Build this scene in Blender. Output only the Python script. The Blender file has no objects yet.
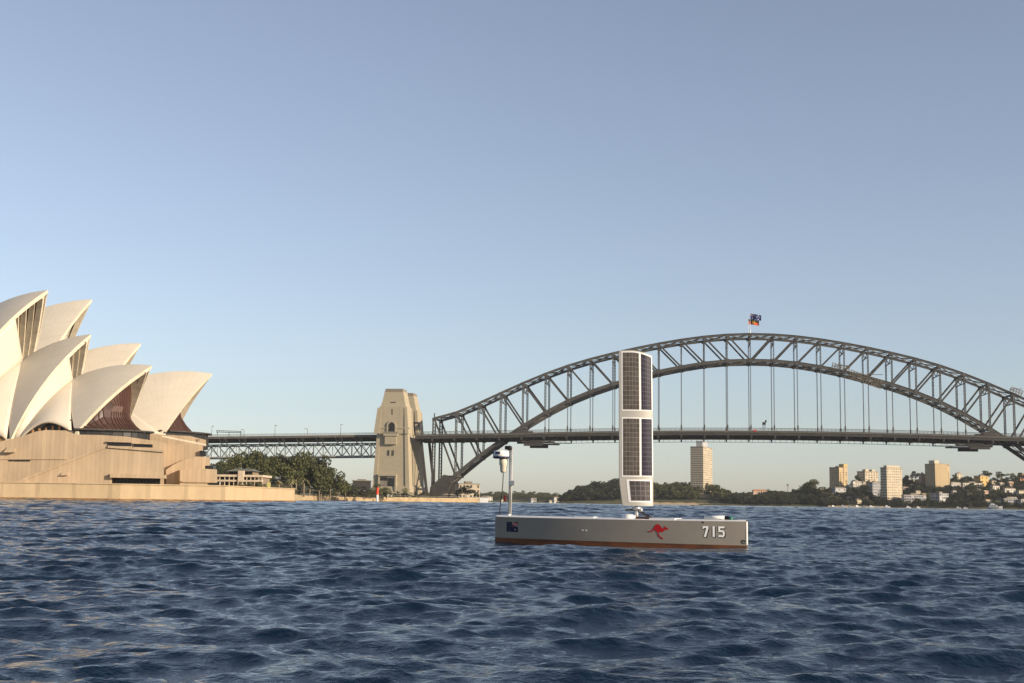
import bpy, math, random
import numpy as np
from mathutils import Vector, Matrix

# ------------------------------------------------------------------ camera, sky, sun, exposure
SC = bpy.context.scene
COL = SC.collection
FPX, CAM_H, PITCH, ROLL = 1300.0, 1.15, math.atan(160 / 1300.0), 0.0135
_F = np.array([0, math.cos(PITCH), math.sin(PITCH)])
_R0 = np.array([1.0, 0, 0]); _U0 = np.array([0, -math.sin(PITCH), math.cos(PITCH)])
_R = _R0 * math.cos(ROLL) + _U0 * math.sin(ROLL)
_U = _U0 * math.cos(ROLL) - _R0 * math.sin(ROLL)
_C = np.array([0, 0, CAM_H])

cam_d = bpy.data.cameras.new("camera")
cam = bpy.data.objects.new("camera", cam_d); COL.objects.link(cam)
cam_d.sensor_fit = 'HORIZONTAL'; cam_d.sensor_width = 36.0
cam_d.lens = FPX / 1024 * 36.0
cam_d.clip_start = 0.1; cam_d.clip_end = 20000
m = Matrix(((_R[0], _U[0], -_F[0], 0), (_R[1], _U[1], -_F[1], 0), (_R[2], _U[2], -_F[2], CAM_H), (0, 0, 0, 1)))
cam.matrix_world = m
SC.camera = cam

SUN_AZ = math.radians(60)      # to the right of straight behind the camera
SUN_EL = math.radians(17)
sun_dir = Vector((math.sin(SUN_AZ) * math.cos(SUN_EL), -math.cos(SUN_AZ) * math.cos(SUN_EL), math.sin(SUN_EL)))
world = bpy.data.worlds.new("World"); SC.world = world; world.use_nodes = True
nt = world.node_tree; nt.nodes.clear()
wo = nt.nodes.new('ShaderNodeOutputWorld'); bg = nt.nodes.new('ShaderNodeBackground')
sky = nt.nodes.new('ShaderNodeTexSky'); sky.sky_type = 'NISHITA'; sky.sun_disc = False
sky.sun_elevation = SUN_EL
sky.sun_rotation = math.atan2(sun_dir.x, sun_dir.y)
sky.altitude = 0; sky.air_density = 1.0; sky.dust_density = 0.5; sky.ozone_density = 3.0
bg.inputs['Strength'].default_value = 0.112
hs = nt.nodes.new('ShaderNodeHueSaturation'); hs.inputs['Saturation'].default_value = 0.66   # dusty, greyish morning air
tn = nt.nodes.new('ShaderNodeMix'); tn.data_type = 'RGBA'; tn.blend_type = 'MULTIPLY'; tn.inputs[0].default_value = 1.0; tn.inputs[7].default_value = (1.0, 0.985, 1.02, 1)
nt.links.new(sky.outputs[0], hs.inputs['Color']); nt.links.new(hs.outputs[0], tn.inputs[6]); nt.links.new(tn.outputs[2], bg.inputs[0]); nt.links.new(bg.outputs[0], wo.inputs[0])
sun_d = bpy.data.lights.new("sun", 'SUN'); sun_d.energy = 5.0; sun_d.angle = math.radians(0.5)
sun_d.color = (1.0, 0.83, 0.62)
sun = bpy.data.objects.new("sun", sun_d); COL.objects.link(sun)
sun.rotation_euler = (-sun_dir).to_track_quat('-Z', 'Y').to_euler()
SC.view_settings.view_transform = 'Standard'; SC.view_settings.look = 'None'
SC.view_settings.exposure = 0.42; SC.view_settings.gamma = 1.0
SC.view_settings.use_curve_mapping = False
SC.render.engine = 'CYCLES'
SC.cycles.use_denoising = True
SC.cycles.max_bounces = 6; SC.cycles.volume_bounces = 0
SC.cycles.use_adaptive_sampling = True

rnd = random.Random(7)
nrs = np.random.RandomState(11)

# ------------------------------------------------------------------ helpers
def ray(px, py): return _F * FPX + _R * (px - 512) + _U * (341.5 - py)
def at(px, py, Y):
    d = ray(px, py); return _C + d * (Y / d[1])
def gx(px, Y): return float(at(px, 498, Y)[0])
def onplane(px, py, o, nrm):
    d = ray(px, py); t = ((o - _C) @ nrm) / (d @ nrm); return _C + t * d

class MB:
    """collects faces, builds them as one mesh object"""
    def __init__(s): s.v = []; s.f = []; s.m = []
    def add(s, vs, fs, mi=0):
        b = len(s.v); s.v.extend([tuple(map(float, p)) for p in vs])
        for f in fs: s.f.append(tuple(b + i for i in f)); s.m.append(mi)
    def box(s, c, d, rz=0.0, mi=0, taper=1.0):
        x, y, z = d[0] / 2, d[1] / 2, d[2] / 2
        vs = []
        for zz, k in ((-z, 1.0), (z, taper)):
            for xx, yy in ((-x, -y), (x, -y), (x, y), (-x, y)):
                xx *= k; yy *= k
                vs.append((c[0] + xx * math.cos(rz) - yy * math.sin(rz), c[1] + xx * math.sin(rz) + yy * math.cos(rz), c[2] + zz))
        s.add(vs, [(3, 2, 1, 0), (4, 5, 6, 7), (0, 1, 5, 4), (1, 2, 6, 5), (2, 3, 7, 6), (3, 0, 4, 7)], mi)
    def span(s, a, b, mi=0):
        s.box([(a[i] + b[i]) / 2 for i in range(3)], [abs(b[i] - a[i]) for i in range(3)], 0, mi)
    def frustum(s, a0, a1, b0, b1, mi=0):
        """a0,a1 = bottom corner (x,y,z) and opposite (x,y); b0,b1 top"""
        z0, z1 = a0[2], b0[2]
        vs = [(a0[0], a0[1], z0), (a1[0], a0[1], z0), (a1[0], a1[1], z0), (a0[0], a1[1], z0),
              (b0[0], b0[1], z1), (b1[0], b0[1], z1), (b1[0], b1[1], z1), (b0[0], b1[1], z1)]
        s.add(vs, [(3, 2, 1, 0), (4, 5, 6, 7), (0, 1, 5, 4), (1, 2, 6, 5), (2, 3, 7, 6), (3, 0, 4, 7)], mi)
    def bar(s, p, q, w, h=None, up=(0, 0, 1), mi=0):
        h = h or w
        p = Vector(p); q = Vector(q); d = (q - p)
        if d.length < 1e-6: return
        d.normalize(); u = Vector(up)
        if abs(d.dot(u)) > 0.98: u = Vector((0, 1, 0)) if abs(d.y) < .9 else Vector((1, 0, 0))
        x = d.cross(u).normalized(); y = x.cross(d).normalized()
        vs = []
        for o in (p, q):
            for a, b in ((-1, -1), (1, -1), (1, 1), (-1, 1)): vs.append(o + x * (a * w / 2) + y * (b * h / 2))
        s.add(vs, [(0, 1, 2, 3), (7, 6, 5, 4), (1, 0, 4, 5), (2, 1, 5, 6), (3, 2, 6, 7), (0, 3, 7, 4)], mi)
    def tube(s, pts, rad, n=8, mi=0, cap=True):
        pts = [Vector(p) for p in pts]
        if not hasattr(rad, '__len__'): rad = [rad] * len(pts)
        b = len(s.v); rings = []
        for i, p in enumerate(pts):
            d = (pts[min(i + 1, len(pts) - 1)] - pts[max(i - 1, 0)]).normalized()
            u = Vector((0, 0, 1)) if abs(d.z) < .9 else Vector((1, 0, 0))
            x = d.cross(u).normalized(); y = d.cross(x).normalized()
            rings.append([p + (x * math.cos(2 * math.pi * k / n) + y * math.sin(2 * math.pi * k / n)) * rad[i] for k in range(n)])
        vs = [v for r in rings for v in r]; fs = []
        for i in range(len(pts) - 1):
            for k in range(n):
                fs.append((i * n + k, i * n + (k + 1) % n, (i + 1) * n + (k + 1) % n, (i + 1) * n + k))
        if cap:
            fs.append(tuple(range(n - 1, -1, -1))); o = (len(pts) - 1) * n; fs.append(tuple(o + k for k in range(n)))
        s.add(vs, fs, mi)
    def lathe(s, c, prof, n=20, mi=0):
        s.tube([(c[0], c[1], c[2] + z) for r, z in prof], [max(r, 1e-3) for r, z in prof], n, mi)
    def prism(s, poly, vec, mi=0):
        """extrude a 3D polygon along vec"""
        n = len(poly); vec = np.array(vec, float)
        vs = [np.array(p, float) for p in poly] + [np.array(p, float) + vec for p in poly]
        fs = [tuple(range(n)), tuple(range(2 * n - 1, n - 1, -1))]
        fs += [(i, n + i, n + (i + 1) % n, (i + 1) % n) for i in range(n)]
        s.add(vs, fs, mi)
    def grid(s, P, mi=0, uv=None):
        P = np.asarray(P, float); a, b = P.shape[:2]
        s.add(P.reshape(-1, 3), [(i * b + j, i * b + j + 1, (i + 1) * b + j + 1, (i + 1) * b + j) for i in range(a - 1) for j in range(b - 1)], mi)
    def build(s, name, mats, parent=None, smooth=False, fix=True):
        me = bpy.data.meshes.new(name); me.from_pydata(s.v, [], s.f)
        mats = mats if isinstance(mats, (list, tuple)) else [mats]
        for mm in mats: me.materials.append(mm)
        if len(mats) > 1: me.polygons.foreach_set('material_index', s.m)
        if fix:
            import bmesh
            bm = bmesh.new(); bm.from_mesh(me)
            bmesh.ops.recalc_face_normals(bm, faces=bm.faces)
            bm.to_mesh(me); bm.free()
        if smooth: me.polygons.foreach_set('use_smooth', [True] * len(me.polygons))
        me.update()
        return link(name, me, parent)

def link(name, me, parent=None):
    o = bpy.data.objects.new(name, me); COL.objects.link(o)
    if parent is not None: o.parent = parent
    return o
def tag(o, label=None, cat=None, group=None, kind=None):
    if label: o['label'] = label
    if cat: o['category'] = cat
    if group: o['group'] = group
    if kind: o['kind'] = kind
    return o
def empty(name, loc, rz=0.0, label=None, cat=None, group=None):
    o = bpy.data.objects.new(name, None); COL.objects.link(o)
    o.location = [float(q) for q in loc]; o.rotation_euler = (0, 0, rz); o.empty_display_size = 0.5
    return tag(o, label, cat, group)
def copy_tree(o, parent=None):
    c = o.copy(); COL.objects.link(c)
    if parent is not None: c.parent = parent
    for ch in list(o.children): copy_tree(ch, c)
    return c

def mat(name, col, rough=0.7, var=0.15, scale=1.0, metallic=0.0, bump=0.0, spec=0.3, col2=None, stretch=None, detail=4, trans=0.0):
    mt = bpy.data.materials.new(name); mt.use_nodes = True
    t = mt.node_tree; b = t.nodes['Principled BSDF']
    b.inputs['Roughness'].default_value = rough; b.inputs['Metallic'].default_value = metallic
    b.inputs['Specular IOR Level'].default_value = spec
    tc = t.nodes.new('ShaderNodeTexCoord'); mp = t.nodes.new('ShaderNodeMapping')
    t.links.new(tc.outputs['Object'], mp.inputs[0])
    if stretch: mp.inputs['Scale'].default_value = stretch
    nz = t.nodes.new('ShaderNodeTexNoise'); nz.inputs['Scale'].default_value = scale; nz.inputs['Detail'].default_value = detail
    nz.inputs['Roughness'].default_value = 0.62
    t.links.new(mp.outputs[0], nz.inputs['Vector'])
    rp = t.nodes.new('ShaderNodeValToRGB')
    c2 = col2 or tuple(max(0, c * (1 - var)) for c in col)
    c1 = tuple(min(1, c * (1 + var)) for c in col) if not col2 else col
    rp.color_ramp.elements[0].position = 0.3; rp.color_ramp.elements[1].position = 0.7
    rp.color_ramp.elements[0].color = (*c2, 1); rp.color_ramp.elements[1].color = (*c1, 1)
    t.links.new(nz.outputs[0], rp.inputs[0]); t.links.new(rp.outputs[0], b.inputs['Base Color'])
    if bump:
        bp = t.nodes.new('ShaderNodeBump'); bp.inputs['Strength'].default_value = bump
        t.links.new(nz.outputs[0], bp.inputs['Height']); t.links.new(bp.outputs[0], b.inputs['Normal'])
    if trans:
        b.inputs['Subsurface Weight'].default_value = 0
    return mt

M = {}
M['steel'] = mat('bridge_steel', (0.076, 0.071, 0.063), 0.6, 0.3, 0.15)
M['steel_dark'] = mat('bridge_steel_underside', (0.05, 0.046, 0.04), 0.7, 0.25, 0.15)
M['steel_pale'] = mat('viaduct_steel', (0.25, 0.25, 0.24), 0.6, 0.25, 0.15)
M['deck_edge'] = mat('deck_concrete', (0.12, 0.105, 0.085), 0.8, 0.2, 0.2)
M['granite'] = mat('pylon_granite', (0.37, 0.315, 0.22), 0.85, 0.07, 0.35, stretch=(1, 1, 2.5))
M['granite_dark'] = mat('pylon_cap', (0.22, 0.19, 0.15), 0.85, 0.2, 0.3)
M['dark'] = mat('dark_opening', (0.02, 0.02, 0.02), 0.8, 0.3, 0.5)
M['glass'] = mat('window_glass', (0.022, 0.022, 0.023), 0.3, 0.4, 0.2, spec=0.3)
M['bronze_glass'] = mat('bronze_glass', (0.060, 0.031, 0.022), 0.45, 0.4, 0.3, spec=0.5)
M['white'] = mat('white_paint', (0.75, 0.74, 0.72), 0.4, 0.05, 3)
M['concrete'] = mat('shell_rib_concrete', (0.62, 0.54, 0.41), 0.8, 0.15, 0.4)
M['foliage'] = mat('foliage', (0.085, 0.09, 0.034), 0.7, 0.5, 0.35, spec=0.15)
M['foliage_dark'] = mat('foliage_dark', (0.045, 0.05, 0.026), 0.7, 0.5, 0.3, spec=0.15)
M['foliage_grey'] = mat('foliage_olive', (0.11, 0.105, 0.06), 0.7, 0.4, 0.3, spec=0.15)
M['palm_leaf'] = mat('palm_leaf', (0.20, 0.185, 0.08), 0.6, 0.35, 0.6, spec=0.2)
M['bark'] = mat('bark', (0.20, 0.16, 0.11), 0.9, 0.3, 1.5)
M['scaffold'] = mat('scaffold_tan', (0.20, 0.165, 0.115), .8, .2, .5)
M['soil'] = mat('land_soil', (0.060, 0.058, 0.030), 0.95, 0.3, 0.05)
M['sandstone'] = mat('sandstone', (0.42, 0.31, 0.18), 0.9, 0.25, 0.4)

def granite_panels(name, col, sx=0.45, stain=True):
    """precast panels: vertical joints and weathering streaks"""
    mt = mat(name, col, 0.85, 0.12, 0.25, stretch=(1, 1, 0.35))
    t = mt.node_tree; b = t.nodes['Principled BSDF']; src = b.inputs['Base Color'].links[0].from_socket
    tc = t.nodes['Texture Coordinate']
    sep = t.nodes.new('ShaderNodeSeparateXYZ'); t.links.new(tc.outputs['Object'], sep.inputs[0])
    mul = t.nodes.new('ShaderNodeMath'); mul.operation = 'MULTIPLY'; mul.inputs[1].default_value = sx
    t.links.new(sep.outputs[0], mul.inputs[0])
    fr = t.nodes.new('ShaderNodeMath'); fr.operation = 'FRACT'; t.links.new(mul.outputs[0], fr.inputs[0])
    gt = t.nodes.new('ShaderNodeMath'); gt.operation = 'GREATER_THAN'; gt.inputs[1].default_value = 0.88
    t.links.new(fr.outputs[0], gt.inputs[0])
    fl = t.nodes.new('ShaderNodeMath'); fl.operation = 'FLOOR'; t.links.new(mul.outputs[0], fl.inputs[0])
    wn = t.nodes.new('ShaderNodeTexWhiteNoise'); wn.noise_dimensions = '1D'; t.links.new(fl.outputs[0], wn.inputs['W'])
    mr = t.nodes.new('ShaderNodeMapRange'); mr.inputs[3].default_value = 0.92; mr.inputs[4].default_value = 1.05
    t.links.new(wn.outputs[0], mr.inputs[0])
    ma = t.nodes.new('ShaderNodeMath'); ma.operation = 'MULTIPLY'; ma.inputs[1].default_value = 0.16; t.links.new(gt.outputs[0], ma.inputs[0])
    sb = t.nodes.new('ShaderNodeMath'); sb.operation = 'SUBTRACT'; t.links.new(mr.outputs[0], sb.inputs[0]); t.links.new(ma.outputs[0], sb.inputs[1])
    vm = t.nodes.new('ShaderNodeVectorMath'); vm.operation = 'SCALE'
    t.links.new(src, vm.inputs[0]); t.links.new(sb.outputs[0], vm.inputs['Scale']); t.links.new(vm.outputs[0], b.inputs['Base Color'])
    return mt
M['podium'] = granite_panels('podium_granite', (0.445, 0.335, 0.22), 0.9)
M['seawall'] = granite_panels('seawall_stone', (0.48, 0.36, 0.22), 0.12)

def tile_mat():
    mt = mat('shell_tiles', (0.60, 0.535, 0.43), 0.45, 0.04, 0.2, spec=0.35)
    t = mt.node_tree; b = t.nodes['Principled BSDF']; src = b.inputs['Base Color'].links[0].from_socket
    uv = t.nodes.new('ShaderNodeUVMap'); sep = t.nodes.new('ShaderNodeSeparateXYZ'); t.links.new(uv.outputs[0], sep.inputs[0])
    def lines(sock, n, w):
        a = t.nodes.new('ShaderNodeMath'); a.operation = 'MULTIPLY'; a.inputs[1].default_value = n; t.links.new(sock, a.inputs[0])
        f = t.nodes.new('ShaderNodeMath'); f.operation = 'FRACT'; t.links.new(a.outputs[0], f.inputs[0])
        g = t.nodes.new('ShaderNodeMath'); g.operation = 'GREATER_THAN'; g.inputs[1].default_value = 1 - w; t.links.new(f.outputs[0], g.inputs[0])
        return g.outputs[0]
    l1 = lines(sep.outputs[0], 14, 0.14)
    l2 = lines(sep.outputs[1], 9, 0.08)
    mx = t.nodes.new('ShaderNodeMath'); mx.operation = 'MAXIMUM'; t.links.new(l1, mx.inputs[0]); t.links.new(l2, mx.inputs[1])
    mr = t.nodes.new('ShaderNodeMapRange'); mr.inputs[3].default_value = 1.0; mr.inputs[4].default_value = 0.93; t.links.new(mx.outputs[0], mr.inputs[0])
    vm = t.nodes.new('ShaderNodeVectorMath'); vm.operation = 'SCALE'
    t.links.new(src, vm.inputs[0]); t.links.new(mr.outputs[0], vm.inputs['Scale']); t.links.new(vm.outputs[0], b.inputs['Base Color'])
    return mt
M['tile'] = tile_mat()

# ------------------------------------------------------------------ water
def build_water():
    rows = [0.4, 1.0, 2.0, 3.0, 4.0]
    r = 5.0
    while r < 3200:
        rows.append(r)
        if r < 22: r += 0.05
        elif r < 1200: r += 0.05 + (r - 22) * 0.0027
        else: r *= 1.03
    rows = np.array(rows, np.float32)
    fine = np.linspace(math.radians(-29), math.radians(29), 780)
    side = np.linspace(math.radians(29), math.radians(331), 110)[1:-1]
    th = np.concatenate([fine, side]).astype(np.float32)
    nr, na = len(rows), len(th)
    dr = np.gradient(rows)
    R, T = np.meshgrid(rows, th, indexing='ij')
    X = (R * np.sin(T)).ravel(); Y = (R * np.cos(T)).ravel()
    dth = np.concatenate([np.full(len(fine), math.radians(58) / 780), np.full(len(side), math.radians(302) / 110)]).astype(np.float32)
    SP = np.maximum(dr[:, None], R * dth[None, :]).ravel().astype(np.float32)
    RR = R.ravel(); Z = np.zeros_like(X); DX = np.zeros_like(X); DY = np.zeros_like(X)
    rs = np.random.RandomState(5)
    bx, by = 3.0, 34.2; lee = (1 - 0.72 * np.exp(-(((X - bx) / 4.6) ** 2 + ((Y - by + 1.0 + .3 * (X - bx)) / 2.6) ** 2))).astype(np.float32)
    lams = np.exp(np.linspace(math.log(0.15), math.log(9.0), 150))
    noct = math.log2(9.0 / 0.15); per = 150 / noct
    for lam in lams:
        lam = lam * rs.uniform(0.93, 1.07); k = 2 * math.pi / lam
        band = 0.135 * math.exp(-0.5 * ((math.log(lam / 0.5)) / 0.95) ** 2) + 0.045 * math.exp(-0.5 * ((math.log(lam / 5.0)) / 0.5) ** 2) + (0.06 if lam < .45 else 0.03)
        slope = band * math.sqrt(2.0 / per)
        a = slope / k
        spread = 0.33 if lam > .5 else .5
        ang = math.radians(-80 if rs.rand() < .86 else -122) + rs.normal(0, spread)
        kx, ky = k * math.cos(ang), k * math.sin(ang); ph = rs.uniform(0, 6.283)
        arg = (kx * X + ky * Y + ph).astype(np.float32)
        w = np.clip((lam / SP - 1.6) / 1.2, 0, 1).astype(np.float32) * (1 + 0.9 * np.clip((RR - 35) / 200, 0, 1))
        # patchy groups so no wave train runs on for ever
        gk = k / 7.0; ga = ang + rs.uniform(0.6, 2.4)
        w = w * (0.62 + 0.6 * np.sin(gk * (math.cos(ga) * X + math.sin(ga) * Y) + rs.uniform(0, 6.283)).astype(np.float32))
        w = w * lee; Z += a * w * np.sin(arg)
        c = np.cos(arg) * (a * w * 0.72)
        DX += math.cos(ang) * c; DY += math.sin(ang) * c
    co = np.stack([X + DX, Y + DY, Z], 1).astype(np.float32)
    i = np.arange(nr - 1)[:, None]; j = np.arange(na)[None, :]
    j2 = (j + 1) % na
    quads = np.stack([i * na + j, i * na + j2, (i + 1) * na + j2, (i + 1) * na + j], -1).reshape(-1, 4)
    quads = quads[:, ::-1]
    me = bpy.data.meshes.new('water')
    me.vertices.add(len(co)); me.vertices.foreach_set('co', co.ravel())
    nf = len(quads); me.loops.add(nf * 4); me.loops.foreach_set('vertex_index', quads.ravel().astype(np.int32))
    me.polygons.add(nf); me.polygons.foreach_set('loop_start', np.arange(0, nf * 4, 4, dtype=np.int32))
    me.polygons.foreach_set('loop_total', np.full(nf, 4, np.int32))
    me.polygons.foreach_set('use_smooth', np.ones(nf, bool))
    me.update(); me.validate()
    mt = bpy.data.materials.new('harbour_water'); mt.use_nodes = True
    t = mt.node_tree; b = t.nodes['Principled BSDF']
    b.inputs['Base Color'].default_value = (0.0024, 0.0115, 0.027, 1)
    b.inputs['Roughness'].default_value = 0.045; b.inputs['IOR'].default_value = 1.333
    tc = t.nodes.new('ShaderNodeTexCoord')
    n1 = t.nodes.new('ShaderNodeTexNoise'); n1.inputs['Scale'].default_value = 7.0; n1.inputs['Detail'].default_value = 5; n1.inputs['Roughness'].default_value = 0.6
    t.links.new(tc.outputs['Object'], n1.inputs['Vector'])
    bp = t.nodes.new('ShaderNodeBump'); bp.inputs['Strength'].default_value = 0.6; bp.inputs['Distance'].default_value = 0.07
    t.links.new(n1.outputs[0], bp.inputs['Height'])
    mp2 = t.nodes.new('ShaderNodeMapping'); mp2.inputs['Scale'].default_value = (0.55, 1.0, 1.0); mp2.inputs['Rotation'].default_value = (0, 0, math.radians(-14)); t.links.new(tc.outputs['Object'], mp2.inputs[0])
    n2 = t.nodes.new('ShaderNodeTexNoise'); n2.inputs['Scale'].default_value = 16.0; n2.inputs['Detail'].default_value = 3; n2.inputs['Distortion'].default_value = 0.4; t.links.new(mp2.outputs[0], n2.inputs['Vector'])
    n3 = t.nodes.new('ShaderNodeTexNoise'); n3.inputs['Scale'].default_value = 0.35; n3.inputs['Detail'].default_value = 2; t.links.new(tc.outputs['Object'], n3.inputs['Vector'])
    mr = t.nodes.new('ShaderNodeMapRange'); mr.inputs[1].default_value = .35; mr.inputs[2].default_value = .65; mr.inputs[3].default_value = .25; mr.inputs[4].default_value = 1.0; t.links.new(n3.outputs[0], mr.inputs[0])
    b2 = t.nodes.new('ShaderNodeBump'); b2.inputs['Distance'].default_value = 0.006; t.links.new(mr.outputs[0], b2.inputs['Strength'])
    t.links.new(n2.outputs[0], b2.inputs['Height']); t.links.new(bp.outputs[0], b2.inputs['Normal']); t.links.new(b2.outputs[0], b.inputs['Normal'])
    me.materials.append(mt)
    o = link('water', me); o['kind'] = 'structure'
build_water()

# sea bed / ground sheet under everything, to the horizon
g = MB(); g.add([(-3200, -3200, -6), (3200, -3200, -6), (3200, 3200, -6), (-3200, 3200, -6)], [(0, 1, 2, 3)])
tag(g.build('ground', M['soil']), kind='structure')

# ------------------------------------------------------------------ trees
def leaf_mesh(name, blobs, nleaf, size, material, rs, mesh=True):
    """leaf-sized faces through the volume of several clumps"""
    vs = []; 
    tot = sum(b[3] * b[4] * b[5] for b in blobs) ** 1.0
    P = []
    for (cx, cy, cz, rx, ry, rz) in blobs:
        n = max(12, int(nleaf * (rx * ry * rz) ** 0.67 / sum((b[3] * b[4] * b[5]) ** 0.67 for b in blobs)))
        d = rs.normal(size=(n, 3)); d /= np.linalg.norm(d, axis=1)[:, None]
        rad = rs.uniform(0.45, 1.0, n) ** 0.5 * rs.uniform(0.9, 1.12, n)
        p = d * rad[:, None] * np.array([rx, ry, rz]) + np.array([cx, cy, cz]); P.append(p)
    P = np.concatenate(P); n = len(P)
    nrm = rs.normal(size=(n, 3)) + np.array([0, 0, 0.6]); nrm /= np.linalg.norm(nrm, axis=1)[:, None]
    t1 = np.cross(nrm, rs.normal(size=(n, 3))); t1 /= np.linalg.norm(t1, axis=1)[:, None]; t2 = np.cross(nrm, t1)
    sz = size * rs.uniform(0.6, 1.4, n)[:, None]
    V = np.stack([P - t1 * sz, P + t2 * sz * .7, P + t1 * sz, P - t2 * sz * .7], 1).reshape(-1, 3)
    return V
def mesh_from_quads(name, V, material):
    me = bpy.data.meshes.new(name); n = len(V) // 4
    me.vertices.add(len(V)); me.vertices.foreach_set('co', np.ascontiguousarray(V, np.float32).ravel())
    me.loops.add(n * 4); me.loops.foreach_set('vertex_index', np.arange(n * 4, dtype=np.int32))
    me.polygons.add(n); me.polygons.foreach_set('loop_start', np.arange(0, n * 4, 4, dtype=np.int32)); me.polygons.foreach_set('loop_total', np.full(n, 4, np.int32))
    me.update(); me.materials.append(material); return me

def crown_blobs(rs, kind):
    """unit tree: height 1, crown about 1 wide"""
    bl = []
    if kind == 'fig':
        for i in range(20):
            a = rs.uniform(0, 6.28); r = 0.46 * math.sqrt(rs.uniform(0, 1)); z = rs.uniform(0.35, 0.85) * (1 - 0.45 * (r / .46) ** 2) + 0.06
            s = rs.uniform(0.10, 0.19); bl.append((r * math.cos(a), r * math.sin(a), z, s, s, s * .75))
    elif kind == 'gum':
        for i in range(13):
            a = rs.uniform(0, 6.28); r = 0.34 * math.sqrt(rs.uniform(0, 1)); z = rs.uniform(0.45, 0.93) * (1 - 0.25 * (r / .34) ** 2)
            s = rs.uniform(0.08, 0.14); bl.append((r * math.cos(a), r * math.sin(a), z, s * 1.1, s * 1.1, s * .65))
    else:  # bushy, low
        for i in range(12):
            a = rs.uniform(0, 6.28); r = 0.5 * math.sqrt(rs.uniform(0, 1)); z = rs.uniform(0.2, 0.8) * (1 - 0.5 * (r / .5) ** 2) + .05
            s = rs.uniform(0.12, 0.2); bl.append((r * math.cos(a), r * math.sin(a), z, s, s, s * .8))
    return bl
def trunk_mesh(name, rs, kind, blobs):
    b = MB(); h = 0.42 if kind != 'bush' else 0.2
    b.tube([(0, 0, -0.05), (0.01, 0, h * .5), (0, 0.01, h)], [0.035, 0.027, 0.02], 7)
    for q in blobs[:7]:
        b.tube([(0, 0, h * .8), (q[0] * .5, q[1] * .5, (h + q[2]) / 2), (q[0], q[1], q[2])], [0.018, 0.012, 0.005], 5)
    me = bpy.data.meshes.new(name); me.from_pydata(b.v, [], b.f); me.materials.append(M['bark']); return me
TREE = {}
UNIT = []
for kind, nl, ls, nv in (('fig', 2600, 0.026, 4), ('gum', 1300, 0.026, 3), ('bush', 1100, 0.035, 3)):
    TREE[kind] = []
    for v in range(nv):
        rs = np.random.RandomState(100 + v * 7 + len(kind))
        bl = crown_blobs(rs, kind); V = leaf_mesh('crown', bl, nl, ls, None, rs)
        TREE[kind].append((V, trunk_mesh('trunk', rs, kind, bl)))
CROWN = {}
def crown(kind, v, mk):
    key = (kind, v, mk)
    if key not in CROWN: CROWN[key] = mesh_from_quads('crown', TREE[kind][v][0], M[mk])
    return CROWN[key]
def tree(name, kind, loc, h, w, label, group, mk='foliage', cat='tree'):
    v = rnd.randrange(len(TREE[kind])); e = empty(name, loc, 0.0, label, cat, group)
    a = rnd.uniform(0, 6.28)
    c = link('crown', crown(kind, v, mk), e); c.scale = (w, w, h); c.rotation_euler = (0, 0, a)
    t = link('trunk', TREE[kind][v][1], e); t.scale = (w * .7, w * .7, h); t.rotation_euler = (0, 0, a)
    return e
def wood(name, spots, material, label, cat='wood', kinds=('fig', 'bush')):
    """a far wood that reads as one mass"""
    rs = np.random.RandomState(len(spots)); out = []
    for (x, y, z, h, w) in spots:
        kd = kinds[rs.randint(len(kinds))]; V = TREE[kd][rs.randint(len(TREE[kd]))][0]
        n = len(V) // 4; keep = rs.permutation(n)[:int(n * 0.42)]
        Q = V.reshape(-1, 4, 3)[keep]
        a = rs.uniform(0, 6.28); ca, sa = math.cos(a), math.sin(a)
        c0 = Q.mean(1, keepdims=True); Q = c0 + (Q - c0) * 1.5
        Q = np.stack([(Q[..., 0] * ca - Q[..., 1] * sa) * w + x, (Q[..., 0] * sa + Q[..., 1] * ca) * w + y, Q[..., 2] * h + z], -1)
        out.append(Q.reshape(-1, 3))
    o = link(name, mesh_from_quads(name, np.concatenate(out), material)); return tag(o, label, cat, kind='stuff')

def palm_mesh(rs, droop=1.0):
    b = MB()
    for i in range(26):
        a = rs.uniform(0, 6.28); el = rs.uniform(-0.5, 1.2); L = rs.uniform(0.85, 1.1)
        pts = []
        for s in np.linspace(0, 1, 6):
            e = el - 1.5 * s * s * droop
            pts.append(np.array([math.cos(a) * math.cos(el) * L * s, math.sin(a) * math.cos(el) * L * s, math.sin(el) * L * s - 0.55 * droop * s * s]))
        wdir = np.array([-math.sin(a), math.cos(a), 0])
        for k in range(5):
            w0 = 0.11 * math.sin(math.pi * (k + .2) / 5.4) + 0.02; w1 = 0.11 * math.sin(math.pi * (k + 1.2) / 5.4) + .01
            dz = np.array([0, 0, -0.05])
            b.add([pts[k], pts[k] + wdir * w0 + dz, pts[k + 1] + wdir * w1 + dz, pts[k + 1], pts[k + 1] - wdir * w1 + dz, pts[k] - wdir * w0 + dz], [(0, 1, 2, 3), (0, 3, 4, 5)])
    me = bpy.data.meshes.new('fronds'); me.from_pydata(b.v, [], b.f); me.materials.append(M['palm_leaf']); return me
PALM = [palm_mesh(np.random.RandomState(30 + i)) for i in range(3)]
def palm(loc, h, r, label, group, tr=0.3):
    e = empty('palm_tree', loc, 0, label, 'palm tree', group)
    b = MB(); b.tube([(0, 0, -0.3), (0.06, 0, h * .5), (0, 0, h)], [tr * 1.25, tr, tr * .85], 8)
    b.build('trunk', M['bark'], e, smooth=True)
    c = link('fronds', PALM[rnd.randrange(3)], e); c.location = (0, 0, h); c.scale = (r, r, r); c.rotation_euler = (0, 0, rnd.uniform(0, 6.28))
    return e

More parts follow.
